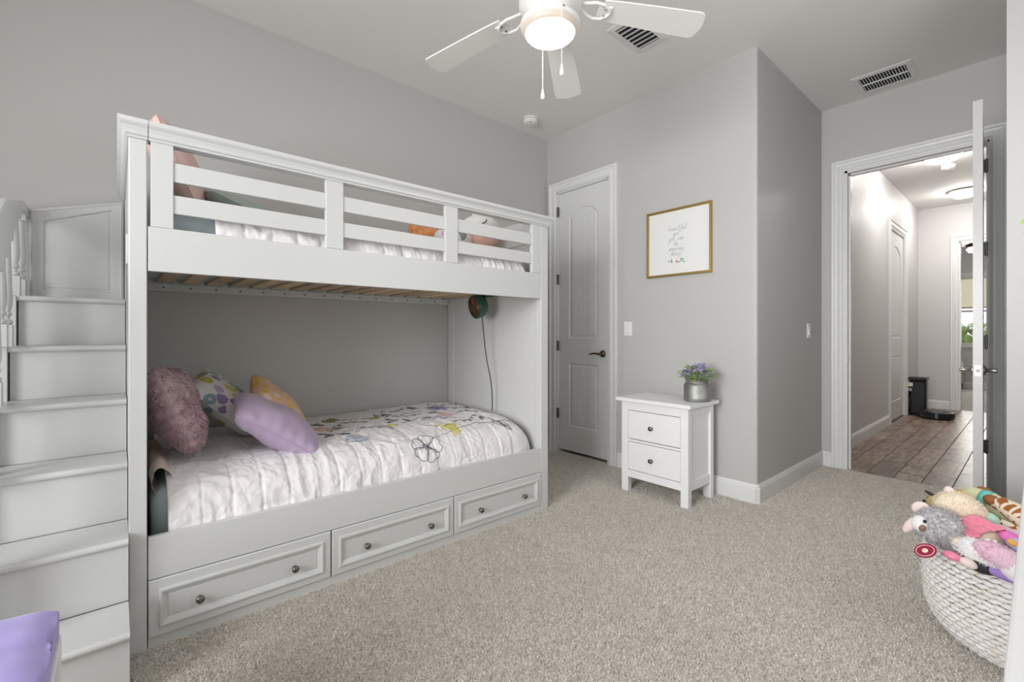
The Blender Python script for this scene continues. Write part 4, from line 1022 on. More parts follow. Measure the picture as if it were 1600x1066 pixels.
# ------------------------------------------------------------------ framed print
fx0, fx1, fz0, fz1 = -2.018, -1.503, 1.549, 2.053
t = thing('framed_print', ((fx0+fx1)/2, YB-0.01, (fz0+fz1)/2), 'gold-framed white print with thin handwritten lettering', 'picture')
mb = MB(); fw = 0.018
def rl(i, d): return [(fx0+i, YB-d, fz0+i), (fx1-i, YB-d, fz0+i), (fx1-i, YB-d, fz1-i), (fx0+i, YB-d, fz1-i)]
mb.rings([rl(0, 0.001), rl(0, 0.022), rl(0.002, 0.024), rl(0.012, 0.024), rl(fw-0.003, 0.020), rl(fw, 0.012), rl(fw, 0.001)], cap0=False, cap1=False); mb.build('frame', 'gold', t)
MB().box(fx0+fw-0.002, fx1-fw+0.002, YB-0.012, YB-0.008, fz0+fw-0.002, fz1-fw+0.002).build('paper', 'paper', t)
GL = {
 'b': ([[(0, 2), (0, .1), (.3, 0), (.55, .4), (.35, .95), (0, .7)]], .7), 'e': ([[(0, .45), (.5, .6), (.4, 1), (.1, .8), (.05, .3), (.3, 0), (.6, .25)]], .62),
 'a': ([[(.5, .85), (.2, 1), (0, .5), (.2, 0), (.45, .3), (.52, .95), (.5, .2), (.7, .05)]], .7), 'u': ([[(0, 1), (.02, .25), (.25, 0), (.5, .4), (.52, 1), (.5, .15), (.7, .05)]], .7),
 't': ([[(.2, 1.8), (.18, .2), (.4, 0)], [(0, 1.05), (.45, 1.1)]], .5), 'i': ([[(.1, 1), (.08, .1), (.25, 0)], [(.12, 1.4), (.14, 1.5)]], .35),
 'f': ([[(.55, 1.7), (.35, 2.1), (.2, 1.5), (.15, -.3), (.0, -.8)], [(-.05, .9), (.45, 1)]], .5), 'l': ([[(.1, 2.1), (.02, .2), (.25, 0)]], .35),
 'g': ([[(.5, .85), (.2, 1), (0, .5), (.2, .05), (.45, .35), (.52, .95), (.48, -.5), (.2, -.9), (0, -.6)]], .7), 'r': ([[(0, 1), (.02, 0), (.05, .6), (.25, .95), (.45, .9)]], .5),
 'y': ([[(0, 1), (.05, .4), (.25, .2), (.5, .6), (.55, 1), (.45, -.5), (.15, -.9), (0, -.6)]], .7), 'o': ([[(.3, 1), (.02, .6), (.15, .05), (.45, .1), (.55, .6), (.3, 1)]], .68),
 'c': ([[(.5, .85), (.25, 1), (0, .5), (.25, 0), (.55, .2)]], .6), 'n': ([[(0, 1), (.02, 0), (.08, .6), (.3, 1), (.48, .8), (.5, .1), (.65, .05)]], .7),
 'd': ([[(.5, .85), (.2, 1), (0, .5), (.2, 0), (.45, .3), (.55, 2.1), (.5, .2), (.65, .05)]], .72), 'm': ([[(0, 1), (.02, 0), (.05, .6), (.22, 1), (.35, .7), (.35, 0), (.4, .6), (.58, 1), (.7, .7), (.7, .05)]], .88),
 'z': ([[(0, .95), (.45, 1), (0, .05), (.5, .05)]], .6), 'h': ([[(.05, 2.1), (0, 0), (.05, .55), (.28, 1), (.45, .7), (.48, .05)]], .65), 's': ([[(.42, .9), (.2, 1), (.1, .7), (.38, .4), (.25, 0), (0, .12)]], .55)}
ink = MB()
def script(txt, cx, z, hgt):
    wtot = sum(GL[c][1] if c != ' ' else 0.7 for c in txt)*1.12*hgt; x = cx-wtot/2*1.25
    for ch in txt:
        if ch == ' ': x += 0.7*hgt*1.40; continue
        for pl in GL[ch][0]:
            ink.tube([(x+(p+0.22*q)*hgt, YB-0.0123, z+q*hgt) for p, q in pl], 0.0011, 4)
        x += GL[ch][1]*1.40*hgt
cx = -1.772
for k, (tx, hg) in enumerate((('beautiful', 0.020), ('girl', 0.018), ('you can', 0.018), ('do', 0.017), ('amazing', 0.019), ('things', 0.018))):
    script(tx, cx+(0.01 if k == 0 else 0), 1.888-0.0375*k, hg)
ink.build('lettering', 'ink', t)['label'] = 'thin grey handwritten words'
for (dx, dz, a) in ((-0.045, 0, 0.4), (-0.040, 0.008, 1.4), (-0.050, 0.006, 2.6), (0.030, 0.004, 0.3), (0.035, 0.012, 1.2), (0.045, 0.010, 0.6), (0.052, 0.0, -0.3), (0.028, -0.006, 2.4)):
    L = 0.022; ca, sa = math.cos(a), math.sin(a); bx_, bz = cx+dx, 1.650+dz; mb = MB(); y = YB-0.0124
    pts = [(0, 0), (L*0.4, L*0.26), (L, 0), (L*0.4, -L*0.26)]
    mb.prism([(bx_+p*ca-q*sa, bz+p*sa+q*ca) for p, q in pts], lambda p, q, y_: (p, y_, q), YB-0.0128, YB-0.0120); mb.build('printed_leaf', 'leafprint', t)
mb = MB(); mb.lathe([(0, 0.0), (0.007, 0.0), (0.006, 0.001), (0, 0.001)], (cx+0.003, YB-0.0119, 1.656), 10, Matrix.Rotation(R(90), 3, 'X')); mb.build('printed_flower', 'redprint', t)
mb = MB(); mb.lathe([(0, 0.0), (0.006, 0.0), (0.005, 0.001), (0, 0.001)], (cx+0.008, YB-0.0119, 1.640), 10, Matrix.Rotation(R(90), 3, 'X')); mb.build('printed_flower', 'pinkprint', t)
# ------------------------------------------------------------------ ceiling fan
FC = Vector((-1.405, 1.437, 0))
fan = thing('ceiling_fan', (FC.x, FC.y, H), 'white five-blade ceiling fan with a lit frosted bowl', 'ceiling fan')
def lz(name, prof, m, smooth=True, n=40, parent=fan): mb = MB(); mb.lathe(prof, (FC.x, FC.y, 0), n); return mb.build(name, m, parent, smooth=smooth)
lz('canopy', [(0, H), (0.070, H), (0.072, H-0.02), (0.060, H-0.05), (0.020, H-0.075), (0, H-0.075)], 'fanwhite')
lz('downrod', [(0.0135, H-0.07), (0.0135, 2.64)], 'fanwhite')
lz('motor_housing', [(0, 2.655), (0.030, 2.655), (0.045, 2.640), (0.115, 2.620), (0.135, 2.600), (0.138, 2.555), (0.128, 2.535), (0.100, 2.522), (0.095, 2.505), (0, 2.505)], 'fanwhite')
lz('switch_housing', [(0, 2.506), (0.060, 2.506), (0.062, 2.504), (0.058, 2.486), (0, 2.486)], 'fanwhite')
lz('light_fitter', [(0, 2.500), (0.050, 2.502), (0.075, 2.494), (0.115, 2.486), (0.129, 2.476), (0.131, 2.464), (0.125, 2.454), (0.112, 2.452), (0.108, 2.464), (0, 2.469)], 'fanwhite')
for k in range(3):
    a = R(100+120*k); q = MB(); q.ball((FC.x+0.131*math.cos(a), FC.y+0.131*math.sin(a), 2.469), 0.004, n=8); q.build('screw', 'knob', fan)
lz('bowl_edge', [(0.123, 2.460), (0.123, 2.450), (0.119, 2.440), (0.112, 2.431), (0.106, 2.429), (0.112, 2.448)], 'bowlrim')
lz('glass_bowl', [(0.109, 2.433), (0.102, 2.423), (0.080, 2.412), (0.050, 2.404), (0.025, 2.401), (0, 2.400)], 'bowl')
for k in range(5):
    a = 0.927+R(72*k)
    F4 = Matrix.Translation((FC.x, FC.y, 2.574)) @ Matrix.Rotation(a, 4, 'Z') @ Matrix.Rotation(R(6.5), 4, 'Y') @ Matrix.Rotation(R(-4), 4, 'X')
    mb = MB(); mb.m = F4
    out = [(0.235, -0.050), (0.30, -0.056), (0.45, -0.063), (0.64, -0.069), (0.665, -0.068), (0.676, -0.060), (0.686, -0.03), (0.690, 0.0), (0.686, 0.03), (0.676, 0.060), (0.665, 0.068), (0.64, 0.069), (0.45, 0.063), (0.30, 0.056), (0.235, 0.050)]
    mb.prism(out, lambda p, q, z: (p, q*1.08, z), -0.003, 0.003); bl = mb.build('blade', 'fanwhite', fan)
    mb = MB(); mb.m = F4
    for sg in (1, -1):
        mb.tube([(0.095, sg*0.012, 0.012), (0.14, sg*0.016, 0.004), (0.17, sg*0.034, -0.006), (0.20, sg*0.045, -0.009), (0.235, sg*0.040, -0.009), (0.262, sg*0.018, -0.008), (0.27, 0, -0.008)], 0.0065, 8)
    mb.box(0.215, 0.275, -0.028, 0.028, -0.008, -0.003)
    mb.build('blade_arm', 'fanwhite', bl, smooth=False)
    for y in (-0.018, 0.018):
        q = MB(); q.m = F4; q.ball((0.245, y, -0.009), 0.005, n=8); q.build('screw', 'knob', bl)
cv = Vector((0.756, -0.654, 0)); rv = Vector((0.654, 0.756, 0))
def chain(off, z0, z1, label=None):
    p = FC+off; mb = MB(); z = z0
    s0 = FC+off.normalized()*0.06
    mb.tube([(s0.x, s0.y, 2.475), (FC.x+off.x*0.95, FC.y+off.y*0.95, 2.478), (p.x, p.y, 2.465), (p.x, p.y, z1+0.045)], 0.0012, 6)
    while z > z1+0.05:
        z -= 0.008
        if z < 2.46: mb.ball((p.x, p.y, z), 0.0022, n=6)
    ch = mb.build('pull_chain', 'fanwhite', fan)
    mb = MB(); mb.lathe([(0, 0.048), (0.004, 0.046), (0.005, 0.038), (0.0085, 0.018), (0.009, 0.006), (0.006, 0), (0, 0)], (p.x, p.y, z1), 14); mb.build('pull_fob', 'fanwhite', ch, smooth=True)
chain(cv*0.135+rv*0.037, 2.47, 2.172); chain(cv*-0.128-rv*0.024, 2.47, 2.210)

# ------------------------------------------------------------------ basket
BC = Vector((0.0, 2.42, 0)); RIM = 0.335
bk = thing('wicker_basket', BC, 'large whitewashed woven basket heaped with stuffed toys', 'basket')
def br(z):      # radius against height
    return float(np.interp(z, [0, 0.008, 0.03, 0.07, 0.12, 0.20, 0.28, 0.34], [0.185, 0.205, 0.245, 0.275, 0.291, 0.297, 0.294, 0.290]))
mb = MB(); pf = [(0, 0.004)]+[(br(z)-0.008, z) for z in (0.004, 0.015, 0.03, 0.05, 0.08, 0.12, 0.2, 0.28, RIM-0.008)]+[(br(z)-0.018, z) for z in (RIM-0.008, 0.28, 0.2, 0.12, 0.05, 0.03)]+[(0, 0.02)]
mb.lathe(pf, BC, 48); mb.build('basket_core', 'wicker_in', bk, smooth=True)
# plaited rows: fat strands lying over and under the stakes
wv = MB(); rr = random.Random(9); rowh = 0.0165; nrow = 20; nst = 58
arc = []; z = 0.006
zz = np.linspace(0.004, RIM-0.006, 400); ll = np.concatenate([[0], np.cumsum(np.hypot(np.diff(zz), np.diff([br(q) for q in zz])))])
nrow = int(ll[-1]/rowh)
for r in range(nrow):
    z0 = float(np.interp((r+0.5)*rowh, ll, zz)); z2 = float(np.interp((r+0.9)*rowh, ll, zz)); dr = br(z2)-br(z0); dz = z2-z0
    for s in range(nst):
        if (s+r) % 2 and False: continue
        a0 = 2*PI*(s+0.5*(r % 2))/nst; span = 2*PI/nst*1.32; j = rr.uniform(-0.0018, 0.0018); th = rowh*rr.uniform(0.50, 0.60)
        slant = 0.006*(1 if r % 2 else -1)*0.6+j
        pts = []; rad = []
        for k in range(5):
            u = k/4; a = a0+span*(u-0.5); bulge = math.sin(PI*u)
            zz_ = z0+slant*(u-0.5)*2; R_ = br(max(0.002, zz_))-0.006+0.0085*bulge
            pts.append((BC.x+R_*math.cos(a), BC.y+R_*math.sin(a), max(0.004, zz_))); rad.append(th*(0.45+0.55*bulge))
        wv.tube(pts, rad, 6)
o = wv.build('weave', 'wicker', bk, smooth=True); o['kind'] = 'stuff'
mb = MB()
for q in range(2):
    N = 150
    pts = [(BC.x+(0.288+0.006*math.cos(k*0.9+q*PI))*math.cos(2*PI*k/N), BC.y+(0.288+0.006*math.cos(k*0.9+q*PI))*math.sin(2*PI*k/N), RIM+0.006*math.sin(k*0.9+q*PI)) for k in range(N+1)]
    mb.tube(pts, 0.0085, 7)
mb.build('rim_braid', 'wicker', bk, smooth=True)
# ---- the toys
def toy(name, label, c, cat='stuffed toy'): return thing(name, c, label, cat, None)
def B(t, name, m, c, r, rot=None, amp=0.05, n=18, freq=20, **k):
    mb = MB(); mb.ball(c, r, rot, n=n, amp=amp, freq=freq); return mb.build(name, m, t, smooth=True)
def fuzz(t, c, r, m, count, L, seed, rot=None):
    rr = random.Random(seed); vs = []; fs = []; E3 = Euler(rot).to_matrix() if rot else Matrix.Identity(3); c = Vector(c)
    for k in range(count):
        d = Vector((rr.gauss(0, 1), rr.gauss(0, 1), rr.gauss(0, 1))).normalized()
        p = c+E3 @ Vector((d.x*r[0], d.y*r[1], d.z*r[2])); n = (E3 @ Vector((d.x/r[0], d.y/r[1], d.z/r[2]))).normalized()
        w = Vector((rr.uniform(-1, 1), rr.uniform(-1, 1), rr.uniform(-1, 1))).cross(n).normalized()*0.0016
        tip = p+(n+Vector((rr.uniform(-.8, .8), rr.uniform(-.8, .8), rr.uniform(-.9, .3)))).normalized()*L*rr.uniform(0.6, 1.2)
        o = len(vs); vs += [p-w, p+w, tip]; fs.append((o, o+1, o+2))
    mb = MB(); mb.add(vs, fs); o = mb.build('fur', m, t); o['kind'] = 'stuff'
t = toy('plush_elephant', 'shaggy grey plush animal with pale ears hanging over the basket rim', (-0.22, 2.20, 0.36))
B(t, 'body', 'plush_grey', (-0.165, 2.245, 0.385), (0.070, 0.075, 0.065)); fuzz(t, (-0.165, 2.245, 0.385), (0.070, 0.075, 0.065), 'plush_grey', 1800, 0.016, 3)
B(t, 'head', 'plush_grey', (-0.232, 2.20, 0.432), (0.066, 0.062, 0.060), amp=0.08); fuzz(t, (-0.232, 2.20, 0.432), (0.066, 0.062, 0.060), 'plush_grey', 2200, 0.014, 4)
B(t, 'muzzle', 'plush_white', (-0.275, 2.17, 0.437), (0.030, 0.034, 0.030))
B(t, 'nose', 'plush_nose', (-0.268, 2.133, 0.433), (0.009, 0.007, 0.013), (0, 0.4, 0), amp=0)
B(t, 'eye', 'plush_black', (-0.262, 2.139, 0.457), 0.0055, amp=0, n=10)
mb = MB(); mb.ball((-0.305, 2.165, 0.424), (0.015, 0.010, 0.036), (0, 0.5, 0), n=14); mb.build('ear', 'plush_ear', t, smooth=True); mb = MB(); mb.ball((-0.285, 2.24, 0.47), (0.028, 0.012, 0.026), (0, 0, 0.3), n=14); mb.build('ear', 'plush_ear', t, smooth=True)
B(t, 'paw', 'plush_lgrey', (-0.277, 2.175, 0.403), (0.018, 0.018, 0.014))
Nn = Vector((-0.55, -0.75, 0.35)).normalized(); U = Vector((0.9, -0.3, 0.42)); U = (U-Nn*U.dot(Nn)).normalized(); A = Nn.cross(U)
def oval(a, b, d, n=28, cx=0, cy=0): return [tuple(Vector((-0.250, 2.055, 0.385))+U*(cx+a*math.cos(2*PI*k/n))+A*(cy+b*math.sin(2*PI*k/n))+Nn*d) for k in range(n)]
mb = MB(); mb.rings([oval(0.037, 0.023, 0), oval(0.037, 0.023, 0.0015)]); tg = mb.build('paper_tag', 'tag', t); tg['label'] = 'maroon oval paper hang tag'
mb = MB(); mb.tube(oval(0.030, 0.017, 0.0022)+oval(0.030, 0.017, 0.0022)[:1], 0.0009, 5); mb.build('printed_border', 'plush_white', tg)
mb = MB(); mb.rings([oval(0.010, 0.007, 0.0015), oval(0.010, 0.007, 0.0022)]); mb.build('printed_emblem', 'plush_cream', tg)
t = toy('plush_leopard', 'small spotted leopard toy peeking out at the back left of the basket', (-0.26, 2.47, 0.38))
B(t, 'body', 'leopard', (-0.225, 2.46, 0.385), (0.07, 0.06, 0.06)); B(t, 'head', 'leopard', (-0.262, 2.48, 0.443), (0.040, 0.036, 0.030), (0, -0.2, 0))
mb = MB(); mb.ball((-0.285, 2.475, 0.470), (0.022, 0.008, 0.006), (0, 0.45, 0), n=10); mb.ball((-0.305, 2.47, 0.438), 0.006, n=8); mb.ball((-0.248, 2.455, 0.468), (0.008, 0.006, 0.01), n=8); mb.build('black_ears', 'plush_black', t, smooth=True)
t = toy('plush_lamb', 'cream plush animal in a shiny pink dress on top of the basket', (-0.18, 2.31, 0.38))
B(t, 'head', 'plush_cream', (-0.190, 2.335, 0.466), (0.074, 0.070, 0.062), (0, 0.35, 0), amp=0.05)
fuzz(t, (-0.190, 2.335, 0.466), (0.074, 0.070, 0.062), 'plush_cream', 2200, 0.008, 12, (0, 0.35, 0)); B(t, 'ear', 'plush_ear', (-0.218, 2.36, 0.516), (0.019, 0.016, 0.027), (0, -0.3, 0))
mb = MB()
def dress(u, v):
    a = 2*PI*v; r = 0.040+0.026*u+0.0035*math.sin(a*7+u*3)*(0.4+u)+0.003*math.sin(a*17+u*9)+0.004*noise.noise(Vector((u*6, math.cos(a)*4, math.sin(a)*4))); c0 = Vector((-0.165, 2.26, 0.450)); c1 = Vector((-0.115, 2.215, 0.415)); ax_ = (c1-c0).normalized(); s1 = ax_.orthogonal().normalized(); s2 = ax_.cross(s1)
    return tuple(c0+(c1-c0)*u*1.1+s1*r*math.cos(a)+s2*r*math.sin(a))
mb.grid(dress, 24, 110, flip=True); o = mb.build('dress', 'plush_pink', t, smooth=True); q = o.modifiers.new('s', 'SOLIDIFY'); q.thickness = 0.003
B(t, 'body', 'plush_cream', (-0.13, 2.24, 0.415), (0.055, 0.055, 0.050)); B(t, 'arm', 'plush_cream', (-0.178, 2.165, 0.408), (0.042, 0.022, 0.018), (0, 0.05, -0.2))
t = toy('plush_bird', 'long pale yellow plush with a teal band and orange tail at the basket back', (-0.14, 2.53, 0.40))
mb = MB()
sp = [(-0.235, 2.56, 0.42), (-0.205, 2.555, 0.452), (-0.165, 2.55, 0.465), (-0.12, 2.53, 0.460), (-0.075, 2.50, 0.445), (-0.03, 2.47, 0.43)]
mb.tube(sp, [0.012, 0.036, 0.046, 0.046, 0.040, 0.030], 16); mb.build('body', 'plush_yellow', t, smooth=True)
B(t, 'tail', 'plush_orange', (-0.205, 2.545, 0.476), (0.022, 0.018, 0.016), (0, -0.5, 0))
mb = MB(); mb.tube([(-0.145, 2.535, 0.464), (-0.118, 2.525, 0.462)], [0.0475, 0.0480], 20); mb.build('teal_band', 'plush_teal', t, smooth=True)
t = toy('plush_giraffe', 'giraffe-patterned plush lying along the basket back', (-0.06, 2.46, 0.40))
mb = MB(); mb.tube([(-0.112, 2.47, 0.482), (-0.09, 2.46, 0.486), (-0.06, 2.44, 0.475), (-0.02, 2.41, 0.455), (0.03, 2.38, 0.44), (0.09, 2.36, 0.43)], [0.016, 0.028, 0.034, 0.038, 0.040, 0.030], 16); mb.build('neck', 'giraffe', t, smooth=True)
B(t, 'mane', 'plush_brown', (-0.115, 2.475, 0.490), (0.026, 0.024, 0.020), (0, 0.3, 0)); B(t, 'horn', 'plush_brown', (-0.140, 2.57, 0.503), (0.022, 0.016, 0.010), (0, 0.2, 0))
mb = MB(); mb.tube([(-0.11, 2.40, 0.445), (-0.07, 2.38, 0.430), (-0.02, 2.35, 0.415), (0.05, 2.32, 0.40)], [0.012, 0.019, 0.020, 0.016], 12); mb.build('leg', 'giraffe', t, smooth=True)
t = toy('plush_rabbit', 'mint and rose plush with a tiny black ear beside the giraffe toy', (-0.09, 2.34, 0.38))
B(t, 'head', 'plush_mint', (-0.118, 2.345, 0.452), (0.030, 0.028, 0.026)); B(t, 'ear', 'plush_black', (-0.139, 2.36, 0.462), (0.009, 0.008, 0.010), n=10)
B(t, 'body', 'plush_rose', (-0.080, 2.29, 0.425), (0.044, 0.042, 0.034), (0, 0.3, 0)); B(t, 'foot', 'plush_rose', (-0.035, 2.28, 0.435), (0.05, 0.024, 0.022), (0, 0.1, 0))
t = toy('plush_fish', 'fuchsia plush with orange and periwinkle patches at the basket right', (-0.05, 2.20, 0.40))
B(t, 'body', 'plush_fuch', (-0.062, 2.21, 0.447), (0.030, 0.022, 0.018), (0, 0.3, 0)); B(t, 'fin', 'plush_orange', (-0.056, 2.175, 0.443), (0.015, 0.010, 0.010), (0, 0.5, 0)); B(t, 'side', 'plush_blue', (-0.030, 2.19, 0.430), (0.045, 0.022, 0.022), (0, 0.3, 0))
t = toy('plush_unicorn', 'fluffy white and rose plush lying across the front of the basket', (-0.10, 2.14, 0.35))
B(t, 'body', 'plush_white', (-0.118, 2.155, 0.392), (0.075, 0.050, 0.038), (0, 0.22, -0.1), amp=0.08); fuzz(t, (-0.118, 2.155, 0.392), (0.075, 0.050, 0.038), 'plush_white', 900, 0.010, 6, (0, 0.22, -0.1))
B(t, 'face', 'plush_rose', (-0.082, 2.125, 0.405), (0.062, 0.036, 0.034), (0, 0.35, 0), amp=0.08); fuzz(t, (-0.082, 2.125, 0.405), (0.062, 0.036, 0.034), 'plush_rose', 900, 0.010, 7, (0, 0.35, 0))
B(t, 'haunch', 'plush_white', (-0.02, 2.13, 0.375), (0.07, 0.05, 0.045)); B(t, 'ear', 'plush_white', (-0.112, 2.14, 0.437), (0.008, 0.006, 0.014), (0, 0.5, 0), n=10); B(t, 'ear', 'plush_white', (-0.094, 2.14, 0.436), (0.008, 0.006, 0.014), (0, 0.1, 0), n=10)
t = toy('plush_star', 'flat violet plush squeezed under the fluffy white one at the basket front', (-0.06, 2.12, 0.34))
B(t, 'body', 'plush_violet', (-0.062, 2.128, 0.352), (0.060, 0.026, 0.020), (0, 0.12, 0))
t = toy('plush_heart', 'small pink and black plush wedged behind the basket front rim', (-0.15, 2.14, 0.36))
B(t, 'body', 'plush_black', (-0.125, 2.135, 0.358), (0.045, 0.028, 0.024), (0, 0.2, 0)); B(t, 'bow', 'plush_pink', (-0.190, 2.115, 0.370), (0.026, 0.018, 0.014), (0, 0.2, 0))
B(t, 'paw', 'plush_ear', (-0.152, 2.112, 0.362), (0.024, 0.016, 0.015), (0, 0.3, 0))
t = toy('plush_bear', 'cream bear filling the middle of the basket', (0.06, 2.42, 0.25))
B(t, 'body', 'plush_cream', (0.04, 2.42, 0.27), (0.20, 0.20, 0.13)); B(t, 'head', 'plush_cream', (0.12, 2.33, 0.40), (0.075, 0.07, 0.065)); B(t, 'ear', 'plush_ear', (0.16, 2.30, 0.46), 0.022, n=10); B(t, 'ear', 'plush_ear', (0.09, 2.36, 0.465), 0.022, n=10)

# ------------------------------------------------------------------ low dresser beside the camera, plant on it
ds = thing('dresser', (0.21, 0.93, 0), 'white dresser top at the right edge beside the toy basket', 'dresser')
dx0, dx1, dy0, dy1 = -0.0215, 0.44, 0.42, 1.445
box_part('dresser_top', (dx0, dx1, dy0, dy1, 0.775, 0.800), 'white2', ds, 0.004)
box_part('carcass', (dx0+0.035, dx1, dy0+0.02, dy1-0.02, 0.06, 0.775), 'white2', ds, 0)
box_part('plinth', (dx0+0.05, dx1, dy0+0.04, dy1-0.04, 0.0, 0.06), 'white2', ds, 0)
for a, b in ((dy0+0.03, 0.925), (0.940, dy1-0.03)):
    for z0, z1 in ((0.08, 0.30), (0.31, 0.53), (0.54, 0.76)):
        d = MB().box(dx0+0.016, dx0+0.034, a, b, z0, z1).build('drawer', 'white2', ds, bevel=0.002)
        mb = MB(); mb.lathe([(0, 0), (0.006, 0), (0.006, 0.006), (0.012, 0.010), (0.012, 0.014), (0, 0.016)], (dx0+0.016, (a+b)/2, (z0+z1)/2), 14, Matrix.Rotation(R(-90), 3, 'Y')); mb.build('knob', 'knob', d, smooth=True)
t = thing('potted_plant', (0.16, 1.20, 0.80), 'green-leaved plant on the dresser, its leaf tips at the right edge', 'plant')
mb = MB(); mb.lathe([(0, 0), (0.055, 0), (0.075, 0.12), (0.078, 0.13), (0.070, 0.13), (0.066, 0.115), (0, 0.11)], (0.16, 1.20, 0.80), 28); mb.build('pot', 'terracotta', t, smooth=True)
mb = MB(); mb.lathe([(0, 0.118), (0.066, 0.116), (0.066, 0.10), (0, 0.10)], (0.16, 1.20, 0.80), 20); mb.build('soil', 'soil', t)
def pleaf(base, tip, wd, stem0):
    base, tip = Vector(base), Vector(tip); d = tip-base; sd = d.cross(Vector((0.3, 1, 0))).normalized()*wd; up = sd.cross(d).normalized()*wd*0.25
    vs = [base]; fs = []
    K = 7
    for k in range(1, K):
        u = k/K; wv_ = math.sin(PI*u**0.9); c_ = base+d*u-up*0.3*wv_
        vs += [c_-sd*wv_+up*wv_, c_, c_+sd*wv_+up*wv_]
    vs.append(tip); n = len(vs)-1
    fs += [(0, 2, 1), (0, 3, 2)]
    for k in range(K-2):
        a = 1+3*k; fs += [(a, a+1, a+4, a+3), (a+1, a+2, a+5, a+4)]
    a = 1+3*(K-2); fs += [(a, a+1, n), (a+1, a+2, n)]
    mb = MB(); mb.add(vs, fs); mb.tube([stem0, (Vector(stem0)+base)/2+Vector((0, 0, 0.02)), base], 0.002, 5)
    mb.build('leaf', 'leaf', t, smooth=True)
pleaf((0.025, 1.19, 1.315), (-0.0235, 1.20, 1.310), 0.013, (0.10, 1.20, 1.20))
pleaf((0.02, 1.21, 1.270), (-0.0190, 1.20, 1.291), 0.010, (0.10, 1.20, 1.15))
pleaf((0.03, 1.20, 1.375), (-0.0160, 1.20, 1.393), 0.010, (0.12, 1.20, 1.28))
rr = random.Random(2)
for k in range(16):
    a = rr.uniform(-1.9, 1.9); r = rr.uniform(0.05, 0.13); z = rr.uniform(1.02, 1.42)
    b = Vector((0.16+r*math.cos(a), 1.20+r*math.sin(a), z)); tp = b+Vector((math.cos(a), math.sin(a), 0.3)).normalized()*0.07
    pleaf(b, tp, 0.016, (0.155, 1.20, z-0.09))
mb = MB(); mb.tube([(0.16, 1.20, 0.90), (0.15, 1.205, 1.10), (0.12, 1.20, 1.25), (0.13, 1.20, 1.36)], [0.006, 0.005, 0.004, 0.002], 8); mb.build('stem', 'leaf', t, smooth=True)

# ------------------------------------------------------------------ white slatted box with a purple cloth, bottom left
bx0, bx1, by0, by1 = -1.483, -0.95, -0.62, -0.097
t = thing('toy_bench', ((bx0+bx1)/2, (by0+by1)/2, 0), 'white crossed-frame toy bench under the purple cloth, bottom left', 'bench')
for x in (bx0, bx1-0.028):
    for y in (by0, by1-0.028): box_part('post', (x, x+0.028, y, y+0.028, 0, 0.402), 'white2', t, 0.002)
for y in (by0+0.004, by1-0.024):
    for z in (0.03, 0.374): box_part('rail', (bx0+0.028, bx1-0.028, y, y+0.020, z, z+0.028), 'white2', t, 0.001)
for x in (bx0+0.004, bx1-0.024):
    for z in (0.03, 0.374): box_part('rail', (x, x+0.020, by0+0.028, by1-0.028, z, z+0.028), 'white2', t, 0.001)
for y in (by1-0.020, by0+0.008):
    for s in (0, 1):
        a = ((bx0+0.03, 0.06), (bx1-0.03, 0.372)) if s else ((bx0+0.03, 0.372), (bx1-0.03, 0.06))
        d = Vector((a[1][0]-a[0][0], a[1][1]-a[0][1])).normalized(); n = Vector((-d.y, d.x))*0.011; P0, P1 = Vector(a[0]), Vector(a[1])
        mb = MB(); mb.prism([tuple(P0+n), tuple(P1+n), tuple(P1-n), tuple(P0-n)], lambda p, q, yy: (p, yy, q), y+0.006*s, y+0.006*s+0.006); mb.build('cross_brace', 'white2', t)
box_part('bench_top', (bx0, bx1, by0, by1, 0.402, 0.418), 'white2', t, 0.002)
box_part('inner_panel', (bx0+0.03, bx1-0.03, by1-0.030, by1-0.026, 0.06, 0.374), 'white2', t, 0)
o = thing('purple_cloth', ((bx0+bx1)/2, (by0+by1)/2, 0.45), 'lavender purple cloth spread over the white bench, bottom left', 'cloth')
def cloth(u, v):
    # u across x (far edge to near), v across y towards the camera side edge
    x = bx0-0.028+(bx1-bx0+0.05)*u; s = v*0.70; Yt = by1-0.006; topw = 0.56
    w = noise.noise(Vector((x*7, s*6, 3)))*0.006+noise.noise(Vector((x*19, s*9, 7)))*0.003
    top = 0.478+0.012*math.sin(s*5)
    if s < topw: y = Yt-topw+s; z = top+w+(-0.012*(max(0, s-topw+0.05)/0.05)**2)
    else:
        dr = s-topw; y = Yt+0.003*math.sin(x*38)+0.002+w*0.4-0.02*dr; z = top-0.012-dr*(0.20+0.30*u)
    if u < 0.03: z -= 0.02*(1-u/0.03)
    return (x, y, z)
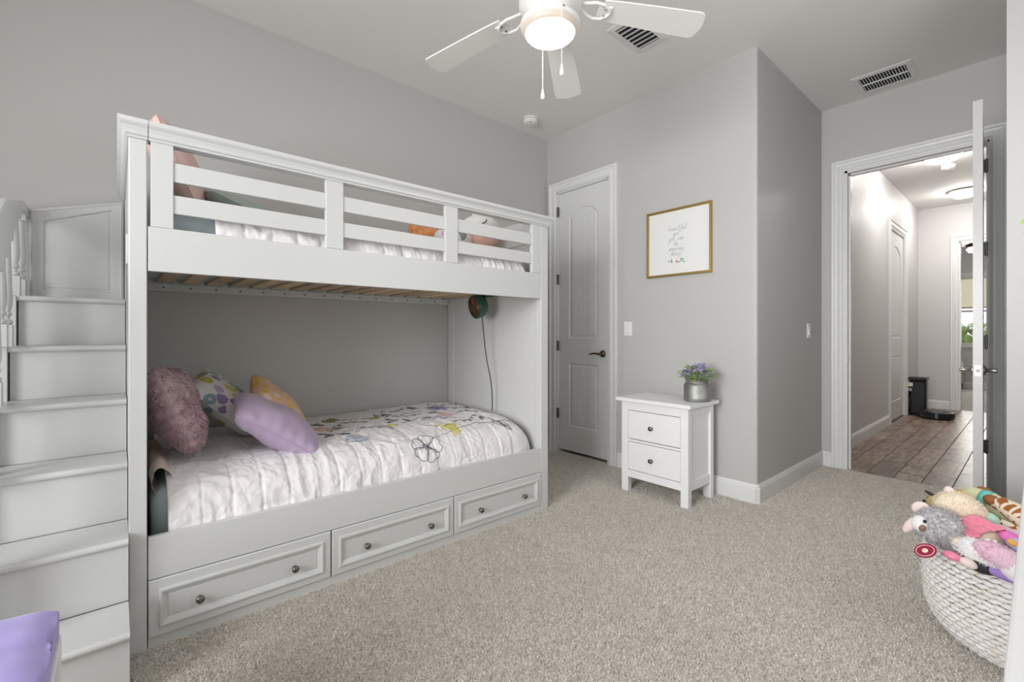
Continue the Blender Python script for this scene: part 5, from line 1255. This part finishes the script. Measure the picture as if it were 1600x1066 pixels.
mb = MB(); mb.grid(cloth, 60, 70); c = mb.build('cloth', 'purple_cloth', o, smooth=True); q = c.modifiers.new('s', 'SOLIDIFY'); q.thickness = 0.004; q.offset = -1
mb = MB(); mb.box(bx0, bx1, by0+0.02, by1-0.004, 0.4185, 0.455); mb.build('cushion_pad', 'purple_cloth', o, bevel=0.012)

# ------------------------------------------------------------------ carpet pile
rng = np.random.default_rng(4)
def pile(x0, x1, y0, y1, dens, hgt, wid):
    n = int((x1-x0)*(y1-y0)*dens)
    x = rng.uniform(x0, x1, n); y = rng.uniform(y0, y1, n)
    a = rng.uniform(0, 2*np.pi, n); l = rng.uniform(0.25, 1.0, n)*hgt*0.9; w_ = rng.uniform(0.7, 1.2, n)*wid/2; hh = rng.uniform(0.6, 1.0, n)*hgt
    b = rng.uniform(0, 2*np.pi, n)
    v = np.zeros((n, 3, 3), np.float32)
    v[:, 0, 0] = x-np.cos(a)*w_; v[:, 0, 1] = y-np.sin(a)*w_
    v[:, 1, 0] = x+np.cos(a)*w_; v[:, 1, 1] = y+np.sin(a)*w_
    v[:, 2, 0] = x+np.cos(b)*l; v[:, 2, 1] = y+np.sin(b)*l; v[:, 2, 2] = hh
    return v.reshape(-1, 3)
v = np.concatenate([pile(-2.05, 0.1, 0.0, 1.7, 62000, 0.009, 0.0042), pile(-2.05, 0.4, 1.7, 3.15, 42000, 0.009, 0.005), pile(-3.0, -2.05, 2.10, 3.15, 26000, 0.009, 0.006), pile(-1.19, -0.12, 3.15, 4.52, 26000, 0.009, 0.006), pile(-2.05, -0.9, -0.4, 0.0, 40000, 0.009, 0.005)])
me = bpy.data.meshes.new('carpet_pile'); nt_ = len(v)//3
me.vertices.add(len(v)); me.vertices.foreach_set('co', v.ravel()); me.loops.add(len(v)); me.loops.foreach_set('vertex_index', np.arange(len(v), dtype=np.int32))
me.polygons.add(nt_); me.polygons.foreach_set('loop_start', np.arange(0, len(v), 3, dtype=np.int32)); me.update(); me.materials.append(M['carpet'])
o = bpy.data.objects.new('carpet_pile', me); C.objects.link(o); o['kind'] = 'stuff'; o.parent = S.objects['floor']
